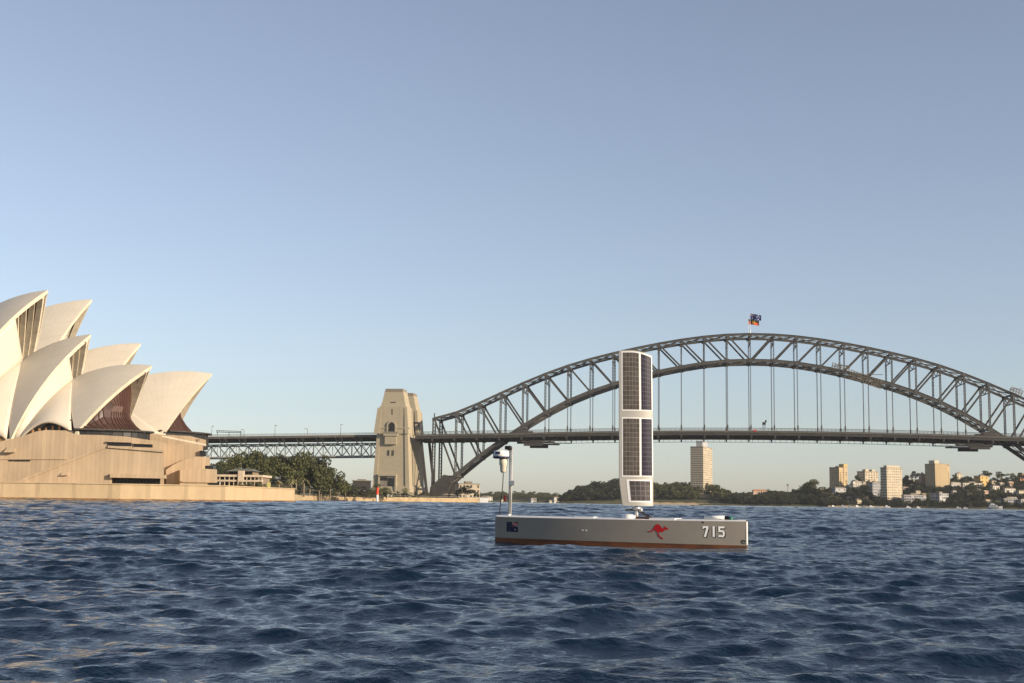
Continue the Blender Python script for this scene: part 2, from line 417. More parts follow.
# ------------------------------------------------------------------ the arch bridge (local frame: x along the deck, y away from the camera)
BR_O = (189.45, 1026.0, 0.0); BR_A = math.radians(-7.6)
TOPZ = [135.7, 135.2, 133.7, 131.3, 128.2, 124.6, 120.5, 115.9, 110.5, 103.9, 96.4, 88.2, 79.8, 72.3, 67.3]
LOWZ = [115, 114.5, 112.7, 109.7, 106, 101.2, 95.8, 89.6, 82, 72.6, 61.6, 49.6, 36.5, 21.5, 5.5]
PW = 18.15
def deckz(x):
    x = abs(x); return 59.6 - 2.8 * (x / 180) ** 2 if x < 180 else 56.8 - 0.022 * (x - 180)
br = empty('arch_bridge', BR_O, BR_A, 'long grey steel arch bridge with a trussed arch over its flat deck', 'bridge')
top = lambda k, y: Vector((k * PW, y, TOPZ[abs(k)])); low = lambda k, y: Vector((k * PW, y, LOWZ[abs(k)]))
for y in (0, 30):
    b = MB(); c = MB()
    for k in range(-14, 14):
        b.bar(top(k, y), top(k + 1, y), 1.3, 1.5)
        b.bar(top(k, y) + Vector((0, 0, .95)), top(k + 1, y) + Vector((0, 0, .95)), 1.9, 0.3)
        p, q = low(k, y), low(k + 1, y); hh = 1.7 + 0.09 * max(abs(k), abs(k + 1))
        c.bar(p, q, 1.4, hh)
        c.bar(p + Vector((0, 0, hh / 2 + .1)), q + Vector((0, 0, hh / 2 + .1)), 2.0, 0.3)
        c.bar(p - Vector((0, 0, hh / 2 + .1)), q - Vector((0, 0, hh / 2 + .1)), 2.0, 0.3)
    for k in range(-14, 15):
        b.box((k * PW, y, TOPZ[abs(k)] - .5), (3.2, 1.7, 2.6)); c.box((k * PW, y, LOWZ[abs(k)]), (3.4, 1.8, 3.1))
    b.build('upper_chord', M['steel'], br); c.build('lower_chord', M['steel'], br)
for nm, fz, tz in (('upper_bracing', top, 0), ('lower_bracing', low, 0)):
    b = MB()
    for k in range(-14, 15):
        b.bar(fz(k, 0.7), fz(k, 29.3), 1.0, 1.4)
        if k < 14:
            mid = (fz(k, 15) + fz(k + 1, 15)) / 2
            for y in (0.7, 29.3):
                b.bar(fz(k, y), mid, 0.55, 0.7); b.bar(fz(k + 1, y), mid, 0.55, 0.7)
            b.bar(fz(k, 15), fz(k + 1, 15), 0.4, 0.5)
    b.build(nm, M['steel'], br)
for k in range(-14, 15):
    w = 0.95 + 0.075 * abs(k) + (1.3 if abs(k) == 14 else 0)
    for y in (0, 30):
        b = MB()
        for dx in (-w * .3, w * .3): b.bar(low(k, y) + Vector((dx, 0, 0)), top(k, y) + Vector((dx, 0, 0)), w * .34, 1.0)
        n = int((TOPZ[abs(k)] - LOWZ[abs(k)]) / 2.6)
        for i in range(1, n): b.box((k * PW, y, LOWZ[abs(k)] + i * 2.6), (w * .3, .8, 0.5))
        if abs(k) == 14: b.bar(top(k, y), top(k, y) + Vector((0, 0, 4.5)), .8, .8)
        b.build('vertical_post', M['steel'], br)
        if LOWZ[abs(k)] > deckz(k * PW) + 3:
            b = MB(); zb = deckz(k * PW) - 1
            for dx in (-.22, .22): b.bar((k * PW + dx, y, zb), low(k, y) + Vector((dx, 0, 0)), .26, .5)
            b.box((k * PW, y, deckz(k * PW) + 3.2), (1.5, .9, 2.4), taper=.5)
            b.box((k * PW, y, deckz(k * PW) + 1.2), (.9, .9, 2.0))
            b.build('hanger', M['steel'], br)
        if k < 0: p, q = top(k, y), low(k + 1, y)
        elif k > 0: p, q = top(k, y), low(k - 1, y)
        else: continue
        b = MB()
        for dx in (-.32, .32): b.bar(p + Vector((dx, 0, 0)), q + Vector((dx, 0, 0)), .34, .9)
        d = q - p; n = int(d.length / 2.8)
        for i in range(1, n): b.box(p + d * (i / n), (.4, .7, .5))
        b.build('diagonal_brace', M['steel'], br)
    # sway frame between the two trusses
    b = MB(); z0, z1 = LOWZ[abs(k)], TOPZ[abs(k)]
    lo = max(z0, deckz(k * PW) + 9) if z0 < deckz(k * PW) + 9 else z0
    if z1 - lo > 6:
        b.bar((k * PW, 0, z1 - 1), (k * PW, 15, z1 - 7), .45, .6); b.bar((k * PW, 30, z1 - 1), (k * PW, 15, z1 - 7), .45, .6)
        b.bar((k * PW, 0, z1 - 7), (k * PW, 30, z1 - 7), .5, .7)
        b.build('sway_frame', M['steel'], br)
# deck
xs = np.linspace(-268, 268, 61)
def strip(b, y0, y1, za, zb, xs=xs):
    for a, c in zip(xs[:-1], xs[1:]):
        p = [(a, y0, deckz(a) + za), (a, y1, deckz(a) + za), (c, y1, deckz(c) + za), (c, y0, deckz(c) + za)]
        q = [(v[0], v[1], v[2] - za + zb) for v in p]
        b.add(p + q, [(0, 1, 2, 3), (7, 6, 5, 4), (0, 3, 7, 4), (1, 5, 6, 2)])
b = MB(); strip(b, -9.0, 39.0, -2.4, -1.5); deck = b.build('deck', M['deck_edge'], br)
b = MB()
strip(b, -8.6, -8.0, -4.6, -2.42); strip(b, 38.0, 38.6, -4.6, -2.42)
for y in (0, 10, 20, 30): strip(b, y - .5, y + .5, -6.2, -2.42)
for x in np.arange(-268, 268, PW / 3): b.span((x - .3, -7.9, deckz(x) - 5.4), (x + .3, 37.9, deckz(x) - 2.6))
for k in range(-14, 15): b.span((k * PW - .7, -8.7, deckz(k * PW) - 6.4), (k * PW + .7, 38.7, deckz(k * PW) - 2.5))
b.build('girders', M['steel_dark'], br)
b = MB()
for y in (-8.8, 38.8):
    b = MB(); strip(b, y - .12, y + .12, 0.85, 1.2); strip(b, y - .1, y + .1, -.2, 0.0); strip(b, y - .1, y + .1, -1.45, -.9)
    for x in np.arange(-266, 267, 3.0): b.span((x - .16, y - .13, deckz(x) - 1.5), (x + .16, y + .13, deckz(x) + 1.15))
    for x in np.arange(-266, 267, 1.0): b.span((x - .12, y - .04, deckz(x) - 1.0), (x + .12, y + .04, deckz(x) + 0.9))
    b.build('railing', M['steel'], deck)
b = MB()
for y in (-6, 36):
    strip(b, y - .2, y + .2, -8.1, -7.8, np.linspace(-160, 160, 41))
    for k in range(-8, 9): b.span((k * PW - .5, y - .3, deckz(k * PW) - 8.1), (k * PW + .5, y + .3, deckz(k * PW) - 4.5))
    for x in np.arange(-159, 160, 4.5): b.span((x - .12, y - .1, deckz(x) - 7.9), (x + .12, y + .1, deckz(x) - 6.0))
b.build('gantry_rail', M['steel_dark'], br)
# platforms and gussets where the lower chord passes the deck, and bearings
for s in (-1, 1):
    b = MB(); z = deckz(180)
    for y in (-6, 36):
        b.box((s * 168, y, z - 8.2), (26, 5, 1.0)); b.box((s * 172, y, z - 10), (15, 4, 2.4)); b.box((s * 160, y, z - 7), (30, 3, .6))
    for y in (-1.6, 31.6):
        b.box((s * 181, y, z + .6), (9, 1.4, 4)); b.box((s * 183, y, z - 5), (14, 1.2, 6))
    b.box((s * 181, 15, z - 6.5), (7, 40, 2.2))
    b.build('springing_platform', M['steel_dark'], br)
    for y in (0, 30):
        b = MB(); b.prism([(s * 257, y - 2.2, 1), (s * 245, y - 2.2, 1), (s * 239, y - 2.2, 15), (s * 240, y - 2.2, 21), (s * 245, y - 2.2, 22), (s * 256, y - 2.2, 12)], (0, 4.4, 0))
        for dz in range(4): b.box((s * (247 - dz * 3), y - 2.4, 6 + dz * 5), (5, .3, .7))
        b.build('bearing_gusset', M['steel_dark'], br)
    b = MB()
    for y in (-3, 31):
        b.bar((s * 264, y, 49), (s * 258, y, 3), 2.0, 2.2)
        b.build('end_strut', M['steel_dark'], br); b = MB()
def br_world(x, y, z): 
    c, s = math.cos(BR_A), math.sin(BR_A); return (BR_O[0] + x * c - y * s, BR_O[1] + x * s + y * c, z)
def br_thing(name, x, y, z, label, cat, group=None): return empty(name, br_world(x, y, z), BR_A, label, cat, group)

# scaffolds on the arch
b = MB()
def scaffold(b, L, H, D):
    for i in range(int(L / 2.2) + 1):
        for y in (0, D): b.span((i * 2.2 - .14, y - .14, 0), (i * 2.2 + .14, y + .14, H))
    for j in range(int(H / 2) + 1):
        for y in (0, D): b.span((0, y - .12, j * 2 - .12), (L, y + .12, j * 2 + .12))
    for i in range(int(L / 2.2)):
        b.bar((i * 2.2, 0, 0), ((i + 1) * 2.2, 0, H), .2)
for (x, z, L, H, lb) in ((63, 108.5, 14, 5, 'tan maintenance scaffold on the lower chord right of the arch crown, upper of the two'),
                         (76, 101.5, 26, 6.5, 'tan maintenance scaffold on the lower chord right of the arch crown, lower longer one'),
                         (197, 90.5, 9, 4, 'small pale scaffold frame standing on top of the arch near its right end')):
    e = br_thing('scaffold', x, -1.5, z, lb, 'scaffold')
    b = MB(); scaffold(b, L, H, 3.0); p = b.build('poles', M['scaffold'], e)
    b = MB(); b.box((L / 2, 1.5, 2.1), (L, 2.6, .2)); b.build('planks', M['scaffold'], e)
    p.rotation_euler = e.children[1].rotation_euler = (0, {63: .2, 76: .36, 197: .4}[x], 0)

# flags on the crown
M['flag_blue'] = mat('flag_blue', (0.01, 0.02, 0.12), .8, .1, 1); M['flag_red'] = mat('flag_red', (0.50, 0.07, 0.015), .8, .1, 1)
M['flag_black'] = mat('flag_black', (0.01, 0.01, 0.01), .8, .1, 1); M['flag_yellow'] = mat('flag_yellow', (0.8, 0.5, 0.03), .8, .05, 1)
def wavy(b, x0, x1, z0, z1, mi, yo=0.0, n=8):
    P = []
    for i in range(n + 1):
        x = x0 + (x1 - x0) * i / n
        P.append([(x, yo + .5 * math.sin(x * .9), z - 0.17 * x) for z in (z0, z1)])
    b.grid(P, mi)
def flag(y, kind, label):
    e = br_thing('flagpole', 0, y, TOPZ[0] + 1, label, 'flag', None); e.scale = (.88, .88, .88)
    b = MB(); b.tube([(0, 0, 0), (0, 0, 18.5)], [.2, .1], 8); b.tube([(0, 0, 0), (0, 0, 3.0)], [.55, .4], 8); b.build('pole', M['white'], e)
    b = MB(); zt = 18
    if kind == 'blue':
        for yo in (0, ): 
            wavy(b, .2, 10, zt - 5, zt, 0)
            for s in (-.06, .06):
                wavy(b, .25, 4.6, zt - 1.5, zt - 1.0, 1, s, 5); wavy(b, 2.1, 2.7, zt - 2.4, zt - .1, 1, s, 2)
                wavy(b, .25, 4.6, zt - 1.35, zt - 1.15, 2, s * 1.6, 5); wavy(b, 2.27, 2.53, zt - 2.4, zt - .1, 2, s * 1.6, 2)
                for (sx, sz, r) in ((2.3, -3.8, .45), (7.4, -.9, .3), (7.4, -4.1, .3), (6.2, -2.3, .3), (8.6, -2.0, .3)): wavy(b, sx - r, sx + r, zt + sz - r, zt + sz + r, 1, s, 2)
        b.build('flag', [M['flag_blue'], M['white'], M['flag_red']], e, fix=False)
    else:
        wavy(b, .2, 10, zt - 2.5, zt, 0); wavy(b, .2, 10, zt - 5, zt - 2.5, 1)
        for s in (-.06, .06):
            pts = [(5.1 + 1.35 * math.cos(a), zt - 2.5 + 1.35 * math.sin(a)) for a in np.linspace(0, 6.283, 17)[:-1]]
            b.add([(x, s + .5 * math.sin(x * .9), z - .17 * x) for x, z in pts], [tuple(range(16))], 2)
        b.build('flag', [M['flag_black'], M['flag_red'], M['flag_yellow']], e, fix=False)
flag(0, 'blue', 'white flagpole on the arch crown flying a dark blue flag with stars')
flag(30, 'abo', 'white flagpole behind it on the arch crown flying a black, red and yellow flag')

# deck furniture: gantry sign and street lamps
e = br_thing('sign_gantry', 9.5, 3, deckz(9), 'dark signal gantry standing on the bridge deck below the crown', 'gantry')
b = MB(); b.box((0, 0, 2.5), (.5, .5, 5)); b.box((1.5, 0, 4.2), (.4, .4, 5)); b.build('post', M['steel_dark'], e)
b = MB(); b.box((.8, -.4, 5.4), (2.6, .3, 2.2)); b.box((2.2, -.4, 7.2), (1.2, .3, 1.8)); b.build('sign_panel', M['dark'], e)
e = br_thing('banner', 2.5, -9.3, deckz(3) - .9, 'small red banner hung on the deck railing under the crown', 'banner')
b = MB(); b.box((0, 0, 0), (2.6, .12, 1.2)); b.build('cloth', mat('red_cloth', (.5, .05, .03), .8, .1, 1), e)
b = MB(); b.span((-1.5, .05, .62), (1.5, .2, .75)); b.build('rope', M['white'], e)

def lamp(x, y, z, lab, grp, arm=2.5, h=8.5):
    e = br_thing('street_lamp', x, y, z, lab, 'street lamp', grp)
    b = MB(); b.tube([(0, 0, 0), (0, 0, h)], [.22, .13], 6); b.tube([(0, 0, h - .2), (arm, 0, h + .25)], .1, 6); b.build('pole', M['steel'], e)
    b = MB(); b.box((arm + .6, 0, h + .15), (1.8, .6, .35)); b.build('lamp_head', M['steel_dark'], e)

# ------------------------------------------------------------------ pylons
gb = MB()
def pylon(side, y0, y1, label, niche):
    """one granite tower above the shared abutment"""
    s = side; e = br_thing('stone_pylon', s * 285.2, 0, 0, label, 'pylon'); e.scale = (.92, 1, 1)
    b = MB(); X = 0
    yc = (y0 + y1) / 2; d = (y1 - y0) / 2
    b.frustum((-13.6, yc - d, 54.05), (13.6, yc + d), (-12.2, yc - d + .8, 76), (12.2, yc + d - .8))
    b.frustum((-11.3, yc - d + 1.2, 76), (11.3, yc + d - 1.2), (-10.2, yc - d + 1.8, 80), (10.2, yc + d - 1.8))
    b.frustum((-10.1, yc - d + 1.9, 80), (10.1, yc + d - 1.9), (-8.3, yc - d + 2.4, 88.4), (8.3, yc + d - 2.4))
    # corner buttresses
    for sx in (-1, 1):
        for sy in (-1, 1):
            b.frustum((sx * 13.9 - 2.6, yc + sy * (d - .9) - 1.6, 54.06), (sx * 13.9 + 2.6 - (sx > 0) * 2 - (sx < 0) * -2 * 0, yc + sy * (d - .9) + 1.6), (sx * 12 - 1.9, yc + sy * (d - 1.7) - 1.2, 75), (sx * 12 + 1.9 - (sx > 0) * 1.4, yc + sy * (d - 1.7) + 1.2))
    tw = b.build('tower', M['granite'], e)
    b = MB(); b.box((0, yc, 89.5), (15.4, 2 * d - 5.4, 2.2)); b.box((0, yc, 88.6), (16.4, 2 * d - 4.4, .7)); b.build('cap', M['granite_dark'], e)
    fy = y0 if niche else y0
    if niche:
        b = MB()
        b.box((1.2, y0 + .45, 58.6), (28.6, 1.6, .8)); b.build('string_course', M['granite'], e)
        # arched niche and balcony
        b = MB(); pts = [(-2.5, 54.2), (2.5, 54.2), (2.5, 60)] + [(2.5 * math.cos(a), 60 + 2.7 * math.sin(a)) for a in np.linspace(.2, 2.94, 9)] + [(-2.5, 60)]
        b.prism([(x - .8, y0 - .45, z) for x, z in pts], (0, 1.2, 0)); b.build('arch_opening', M['dark'], e)
        b = MB()
        pts2 = [(4.2 * math.cos(a), 60 + 4.3 * math.sin(a)) for a in np.linspace(0, math.pi, 12)]; pts3 = [(3.05 * math.cos(a), 60 + 3.3 * math.sin(a)) for a in np.linspace(0, math.pi, 12)]
        for i in range(11):
            q = [pts2[i], pts2[i + 1], pts3[i + 1], pts3[i]]; b.prism([(x - .8, y0 - .75, z) for x, z in q], (0, 1.4, 0))
        b.span((-5.0, y0 - .75, 54.2), (-3.85, y0 + .6, 60)); b.span((2.25, y0 - .75, 54.2), (3.4, y0 + .6, 60))
        b.build('arch_surround', M['granite'], e)
        b = MB(); b.span((-7.4, y0 - 2.4, 52.2), (5.4, y0 + .4, 54.15)); b.span((-6.2, y0 - 1.6, 45.5), (4.2, y0 + .3, 52.15)); b.build('balcony', M['granite'], e)
        b = MB(); b.span((-7.6, y0 - 2.6, 54.16), (5.6, y0 - 2.2, 55.6)); b.build('balcony_rail', M['granite_dark'], e)
        for x in (-2.6, 1.4):
            b = MB(); b.span((x - .28, y0 - .1, 36.5), (x + .28, y0 + .3, 41)); b.build('slit_window', M['dark'], e)
        b = MB(); b.span((-1.2, y0 + .55, 66), (-.4, y0 + 1.4, 74)); b.build('slit_window', M['dark'], e)
        b = MB(); b.span((-2.8, y0 + 1.6, 79), (2.0, y0 + 2.4, 79.8)); b.build('slit_window', M['dark'], e)
        # pilaster strips
        b = MB()
        for x in (-8.0, 6.6): b.frustum((x - 1.2, y0 + .0, 54.1), (x + 1.2, y0 + 1.0), (x - 1.0, y0 + .72, 76), (x + 1.0, y0 + 1.6))
        b.build('pilaster', M['granite'], e)
    else:
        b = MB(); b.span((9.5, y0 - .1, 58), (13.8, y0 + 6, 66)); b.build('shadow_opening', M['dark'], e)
    return e
for s in (-1, 1):
    lr = 'left' if s < 0 else 'right'
    ab = br_thing('bridge_abutment', s * 283.3, 0, 0, 'tall tapering granite abutment under the stone towers' if s < 0 else 'tall granite abutment beyond the far end of the arch', 'abutment')
    ab.location = br_world(s * 285.2, 0, 0); ab.scale = (.92, 1, 1)
    b = MB(); b.frustum((-16.4, -16, -2), (16.4, 46, -2), (-13.5, -15.2, 54), (13.5, 45.2, 54)); b.build('wall', M['granite'], ab)
    b = MB()
    for sx in (-1, 1):
        b.frustum((sx * 15.2 - 1.9, -16.7, 0), (sx * 15.2 + 1.9, -14, 0), (sx * 12.4 - 1.4, -15.8, 53.9), (sx * 12.4 + 1.4, -13.6, 53.9))
    b.span((-17.6, -18.5, -2), (17.6, 48, 5.2)); b.frustum((-17.2, -17.6, 5.2), (17.2, 47.6, 5.2), (-16.6, -16.8, 12), (16.6, 46.8, 12))
    b.build('plinth', M['granite'], ab)
    if s < 0:
        b = MB(); b.span((-9.9, -17.2, 12.2), (3.6, -14, 20)); b.build('portal', M['granite_dark'], ab)
        b = MB(); b.span((-2.6, -17.4, 12.3), (2.4, -14.5, 18.6)); b.span((-9.2, -17.4, 16.5), (-3.2, -14.5, 19.2)); b.build('portal_opening', M['dark'], ab)
        b = MB(); b.span((-11.5, -18.4, 20.1), (5.0, -14, 21.6)); b.span((-11.4, -17.8, 8), (-9.95, -14, 20.05)); b.span((3.65, -17.8, 8), (5, -14, 20.05)); b.build('portal_frame', M['granite'], ab)
    pylon(s, -16, 5, 'granite pylon tower in front of the deck, with arched balcony niche' if s < 0 else 'granite pylon tower in front of the deck past the arch end', True)
    pylon(s, 25, 46, 'granite pylon tower behind the deck, half hidden by the front tower' if s < 0 else 'granite pylon tower behind the deck past the arch end', False)

# approach viaduct
va = br_thing('approach_viaduct', -297.5, 0, 0, 'grey steel truss viaduct leading left from the stone pylons', 'viaduct')
def vz(x): return 54.3 - 0.018 * (-x)   # x local, 0 at pylon, negative to the left
XS = np.arange(0, -225, -8.2)
b = MB()
for a, c in zip(XS[:-1], XS[1:]):
    for (y0, y1, za, zb) in ((-9, 39, -1.6, -.7), (-9, -8.6, -2.6, -1.6)):
        P = [(a, y0, vz(a) + za), (a, y1, vz(a) + za), (c, y1, vz(c) + za), (c, y0, vz(c) + za)]; Q = [(p[0], p[1], p[2] - za + zb) for p in P]
        b.add(P + Q, [(0, 1, 2, 3), (7, 6, 5, 4), (0, 3, 7, 4), (1, 5, 6, 2)])
vd = b.build('deck', M['deck_edge'], va)
for y in (-8.9, 38.9):
    b = MB()
    for a, c in zip(XS[:-1], XS[1:]):
        for z in (.9, .1): b.bar((a, y, vz(a) + z), (c, y, vz(c) + z), .2, .28)
        for i in range(6): 
            x = a + (c - a) * i / 6; b.span((x - .13, y - .1, vz(x) - .7), (x + .13, y + .1, vz(x) + 1))
    b.build('railing', M['steel_pale'], vd)
for y, d in ((0, 0), (30, 0)):
    b = MB()
    for i, (a, c) in enumerate(zip(XS[:-1], XS[1:])):
        zt, zb_ = -7.2, -17.6
        b.bar((a, y, vz(a) + zt), (c, y, vz(c) + zt), .8, .9); b.bar((a, y, vz(a) + zb_), (c, y, vz(c) + zb_), .9, 1.0)
        b.bar((a, y, vz(a) + zt), (a, y, vz(a) + zb_), .45, .45)
        p, q = ((zt, zb_) if i % 2 else (zb_, zt)); b.bar((a, y, vz(a) + p), (c, y, vz(c) + q), .6, .6)
    b.build('side_truss', M['steel_pale'], va)
b = MB()
for a in XS[::1]:
    b.bar((a, 0, vz(a) - 17.6), (a, 30, vz(a) - 17.6), .5, .6); b.bar((a, 0, vz(a) - 7.2), (a, 30, vz(a) - 7.2), .5, .7)
    b.bar((a, 0, vz(a) - 7.2), (a, 30, vz(a) - 17.6), .3)
b.build('cross_frames', M['steel_pale'], va)
for a in XS[::2]:
    b = MB(); b.bar((a - 4.2, -8.9, vz(a) - 1.7), (a - 4.2, -.6, vz(a) - 6.8), .5, .9); b.prism([(a - .35, -8.6, vz(a) - 1.7), (a - .35, 0, vz(a) - 1.7), (a - .35, 0, vz(a) - 7)], (.7, 0, 0)); b.bar((a - 3.5, 0, vz(a) - 6.5), (a, -8.4, vz(a) - 2), .4); b.build('bracket', M['steel_pale'], va)
b = MB(); 
for a, c in zip(XS[:-1], XS[1:]): 
    for y in (3, 12, 20, 27): b.bar((a, y, vz(a) - 3.2), (c, y, vz(c) - 3.2), 1.0, 2.6)
b.build('floor_beams', M['steel_dark'], va)
for a in (-62, -124, -186):
    b = MB()
    for y in (2, 28): b.frustum((a - 2.4, y - 3, -2), (a + 2.4, y + 3), (a - 1.8, y - 2.2, vz(a) - 18.2), (a + 1.8, y + 2.2))
    b.build('pier', M['granite'], va)
b = MB(); 
for y in (-4, 34): b.bar((1.2, y, vz(0) - 18), (-1.5, y, 8), 1.6, 1.6)
b.build('end_post', M['steel_dark'], va)
for i, x in enumerate((-33, -61, -88.5, -115, -142.5, -168, -194)):
    lamp(-297.5 + x, -6.5 + (i % 2) * 0.5, vz(x) - .7, 'tall thin street lamp on the grey approach viaduct', 'street lamps along the approach viaduct', arm=-2.2 if i % 2 else 0.1, h=8.5 + (i % 2) * -3)
e = br_thing('signal_gantry', -436, -4, vz(-138) - .7, 'low dark lattice gantry on the approach viaduct near its left end', 'gantry')
b = MB()
for x in (0, 10, 20): b.bar((x, 0, 0), (x, 0, 4), .4)
b.build('post', M['steel_dark'], e); b = MB(); b.bar((-1, 0, 4), (21, 0, 3.4), .5); b.bar((-1, 0, 5.4), (21, 0, 4.4), .35)
for i in range(11): b.bar((-1 + i * 2, 0, 3.9), (i * 2, 0, 5.2), .25)
b.build('beam', M['steel_dark'], e)
#@@PART3
# ------------------------------------------------------------------ the white shell roofed hall
OP_O = np.array([-100.0, 350.0, 0.0])
op = empty('performing_arts_hall', OP_O, 0, 'waterside hall with clustered cream sail shaped roof shells on a tan stone podium', 'concert hall')
def L(p): return np.array(p, float) - OP_O          # world -> local of the hall

class Hall:
    """axis frame: s metres back along the axis from the first tip, w metres towards the viewer, z up"""
    def __init__(h, tip, Y, dirv):
        p = at(tip[0], tip[1], Y); h.o = np.array([p[0], p[1], 0.0]); d = np.array([dirv[0], dirv[1], 0.0]); h.d = d / np.linalg.norm(d)
        h.n = np.array([h.d[1], -h.d[0], 0.0])
        if h.n[1] > 0: h.n = -h.n
    def w(h, q): return h.o - h.d * q[0] + h.n * q[1] + np.array([0, 0, q[2]])
    def axis(h, px, py):
        """point of the axis plane seen at a pixel -> (s,0,z)"""
        P = onplane(px, py, h.o, h.n); return np.array([-(P - h.o) @ h.d, 0.0, P[2]])
def sphere_c(P, T, R, Rs):
    a, b = T - P, R - P; n = np.cross(a, b); n2 = n @ n
    cc = P + ((a @ a) * np.cross(b, n) * -1 + (b @ b) * np.cross(n, a) * -1) / (2 * n2) * -1 if False else P + (np.cross(n, a) * (b @ b) + np.cross(b, n) * (a @ a)) / (2 * n2)
    rc = np.linalg.norm(cc - P); nn = n / math.sqrt(n2)
    if nn[1] * 1.0 + nn[2] * 0.6 < 0: nn = -nn
    return cc - nn * math.sqrt(max(Rs * Rs - rc * rc, 1.0))
def slerp(C, A, B, t, Rs):
    p = A + (B - A) * t - C; return C + p / np.linalg.norm(p) * Rs
class Shell:
    def __init__(s, hall, T, P, R, Rs=62.0):
        s.h, s.T, s.P, s.R, s.Rs = hall, T, P, R, Rs
        s.C = sphere_c(P, T, R, Rs)
        c2 = np.array([s.C[0], 0, s.C[2]]); s.c2 = c2; s.r2 = math.sqrt(max(Rs * Rs - s.C[1] ** 2, 1))
        s.aT = math.atan2(T[2] - c2[2], T[0] - c2[0]); s.aR = math.atan2(R[2] - c2[2], R[0] - c2[0])
    def ridge(s, t):
        a = s.aT + (s.aR - s.aT) * t; return s.c2 + np.array([math.cos(a), 0, math.sin(a)]) * s.r2
    def pt(s, t, v): return slerp(s.C, s.P, s.ridge(t), v, s.Rs)
    def build(s, parent, nt=26, nv=22, th=1.1):
        vs, fs, uv, mi = [], [], [], []
        tv = np.linspace(0, 1, nt); vv = np.linspace(0.015, 1, nv)
        def add(P, uvs, m_):
            b = len(vs); a, c = P.shape[:2]
            for i in range(a):
                for j in range(c): vs.append(tuple(L(s.h.w(P[i, j])))); uv.append(uvs[i][j])
            for i in range(a - 1):
                for j in range(c - 1): fs.append((b + i * c + j, b + i * c + j + 1, b + (i + 1) * c + j + 1, b + (i + 1) * c + j)); mi.append(m_)
        for sg in (1, -1):
            O = np.array([[s.pt(t, v) for v in vv] for t in tv])
            I = O + (s.C - O) / s.Rs * th
            I[:, -1, 1] = 0
            O = O * np.array([1, sg, 1]); I = I * np.array([1, sg, 1])
            U = [[(t, v) for v in vv] for t in tv]; Z = [[(0.5, 0.5)] * nv for t in tv]
            add(O, U, 0); add(I, Z, 1)
            add(np.stack([O[0], I[0]]), [[(.5, .5)] * nv] * 2, 1)
            add(np.stack([O[-1], I[-1]]), [[(.5, .5)] * nv] * 2, 0)
            add(np.stack([O[:, 0], I[:, 0]]), [[(.5, .5)] * nt] * 2, 1)
        me = bpy.data.meshes.new('roof_shell'); me.from_pydata(vs, [], fs)
        me.materials.append(M['tile']); me.materials.append(M['concrete']); me.polygons.foreach_set('material_index', mi)
        ul = me.uv_layers.new(name='UVMap')
        li = np.empty(len(me.loops), np.int32); me.loops.foreach_get('vertex_index', li)
        ul.data.foreach_set('uv', np.array(uv, np.float32)[li].ravel())
        me.polygons.foreach_set('use_smooth', [True] * len(fs))
        import bmesh
        bm = bmesh.new(); bm.from_mesh(me); bmesh.ops.remove_doubles(bm, verts=bm.verts, dist=0.01); bmesh.ops.recalc_face_normals(bm, faces=bm.faces)
        for e in bm.edges:
            if len(e.link_faces) == 2 and e.calc_face_angle(0) > 0.7: e.smooth = False
        bm.to_mesh(me); bm.free()
        return link('roof_shell', me, parent)
def patch(hall, A, B, C, name, parent, mats, Rs=48.0, lift=0.0, n=14, th=0.5, both=True, sgn=1, cc=None):
    """curved triangle A (top), B-C (bottom edge, arched up by lift)"""
    A, B, C = (np.array(q, float) for q in (A, B, C))
    cc = sphere_c(A, B, C, Rs) if cc is None else cc
    b = MB()
    for sg in ((1, -1) if both else (1,)):
        P = np.zeros((n + 1, n + 1, 3))
        for i in range(n + 1):
            u = 0.02 + 0.98 * i / n
            for j in range(n + 1):
                v = j / n; q = A + (B - A) * u * (1 - v) + (C - A) * u * v
                if Rs: q = cc + (q - cc) / np.linalg.norm(q - cc) * Rs
                q = q + np.array([0, 0, lift * u * u * math.sin(math.pi * v)])
                P[i, j] = q
        W = np.array([[L(hall.w(P[i, j] * np.array([1, sg, 1]))) for j in range(n + 1)] for i in range(n + 1)])
        b.grid(W)
    o = b.build(name, mats, parent, smooth=True)
    md = o.modifiers.new('thickness', 'SOLIDIFY'); md.thickness = th; md.offset = 0
    return o

near = Hall((152, 365.5), 355.0, (0.985, -0.172))
far = Hall((212, 373.5), 405.0, (0.98, 0.20))
def pz(py, px, Y): return float(at(px, py, Y)[2])
NS = []
for (tip, P, R) in (((152, 365.5), (14.6, 13.0, pz(433, 76, 342)), (70, 379.5)),
                    ((91, 334.2), (32.6, 14.0, pz(441, 12, 346)), (20, 361)),
                    ((48, 290), (51.5, 17.0, pz(444, -40, 350)), (-38, 327)),
                    ):
    NS.append(Shell(near, near.axis(*tip), np.array(P), near.axis(*R), 60.0))
FS = []
for (tip, P, R) in (((212, 373.5), (13.2, 15.7, pz(436, 163, 390)), (98, 393)),
                    ((140.7, 343.3), (36.5, 17, pz(440, 90, 395)), (60, 361)),
                    ((91.8, 299.3), (54, 19, pz(443, 30, 400)), (5, 325)),
                    ):
    FS.append(Shell(far, far.axis(*tip), np.array(P), far.axis(*R), 68.0))
for s in NS + FS: s.build(op)
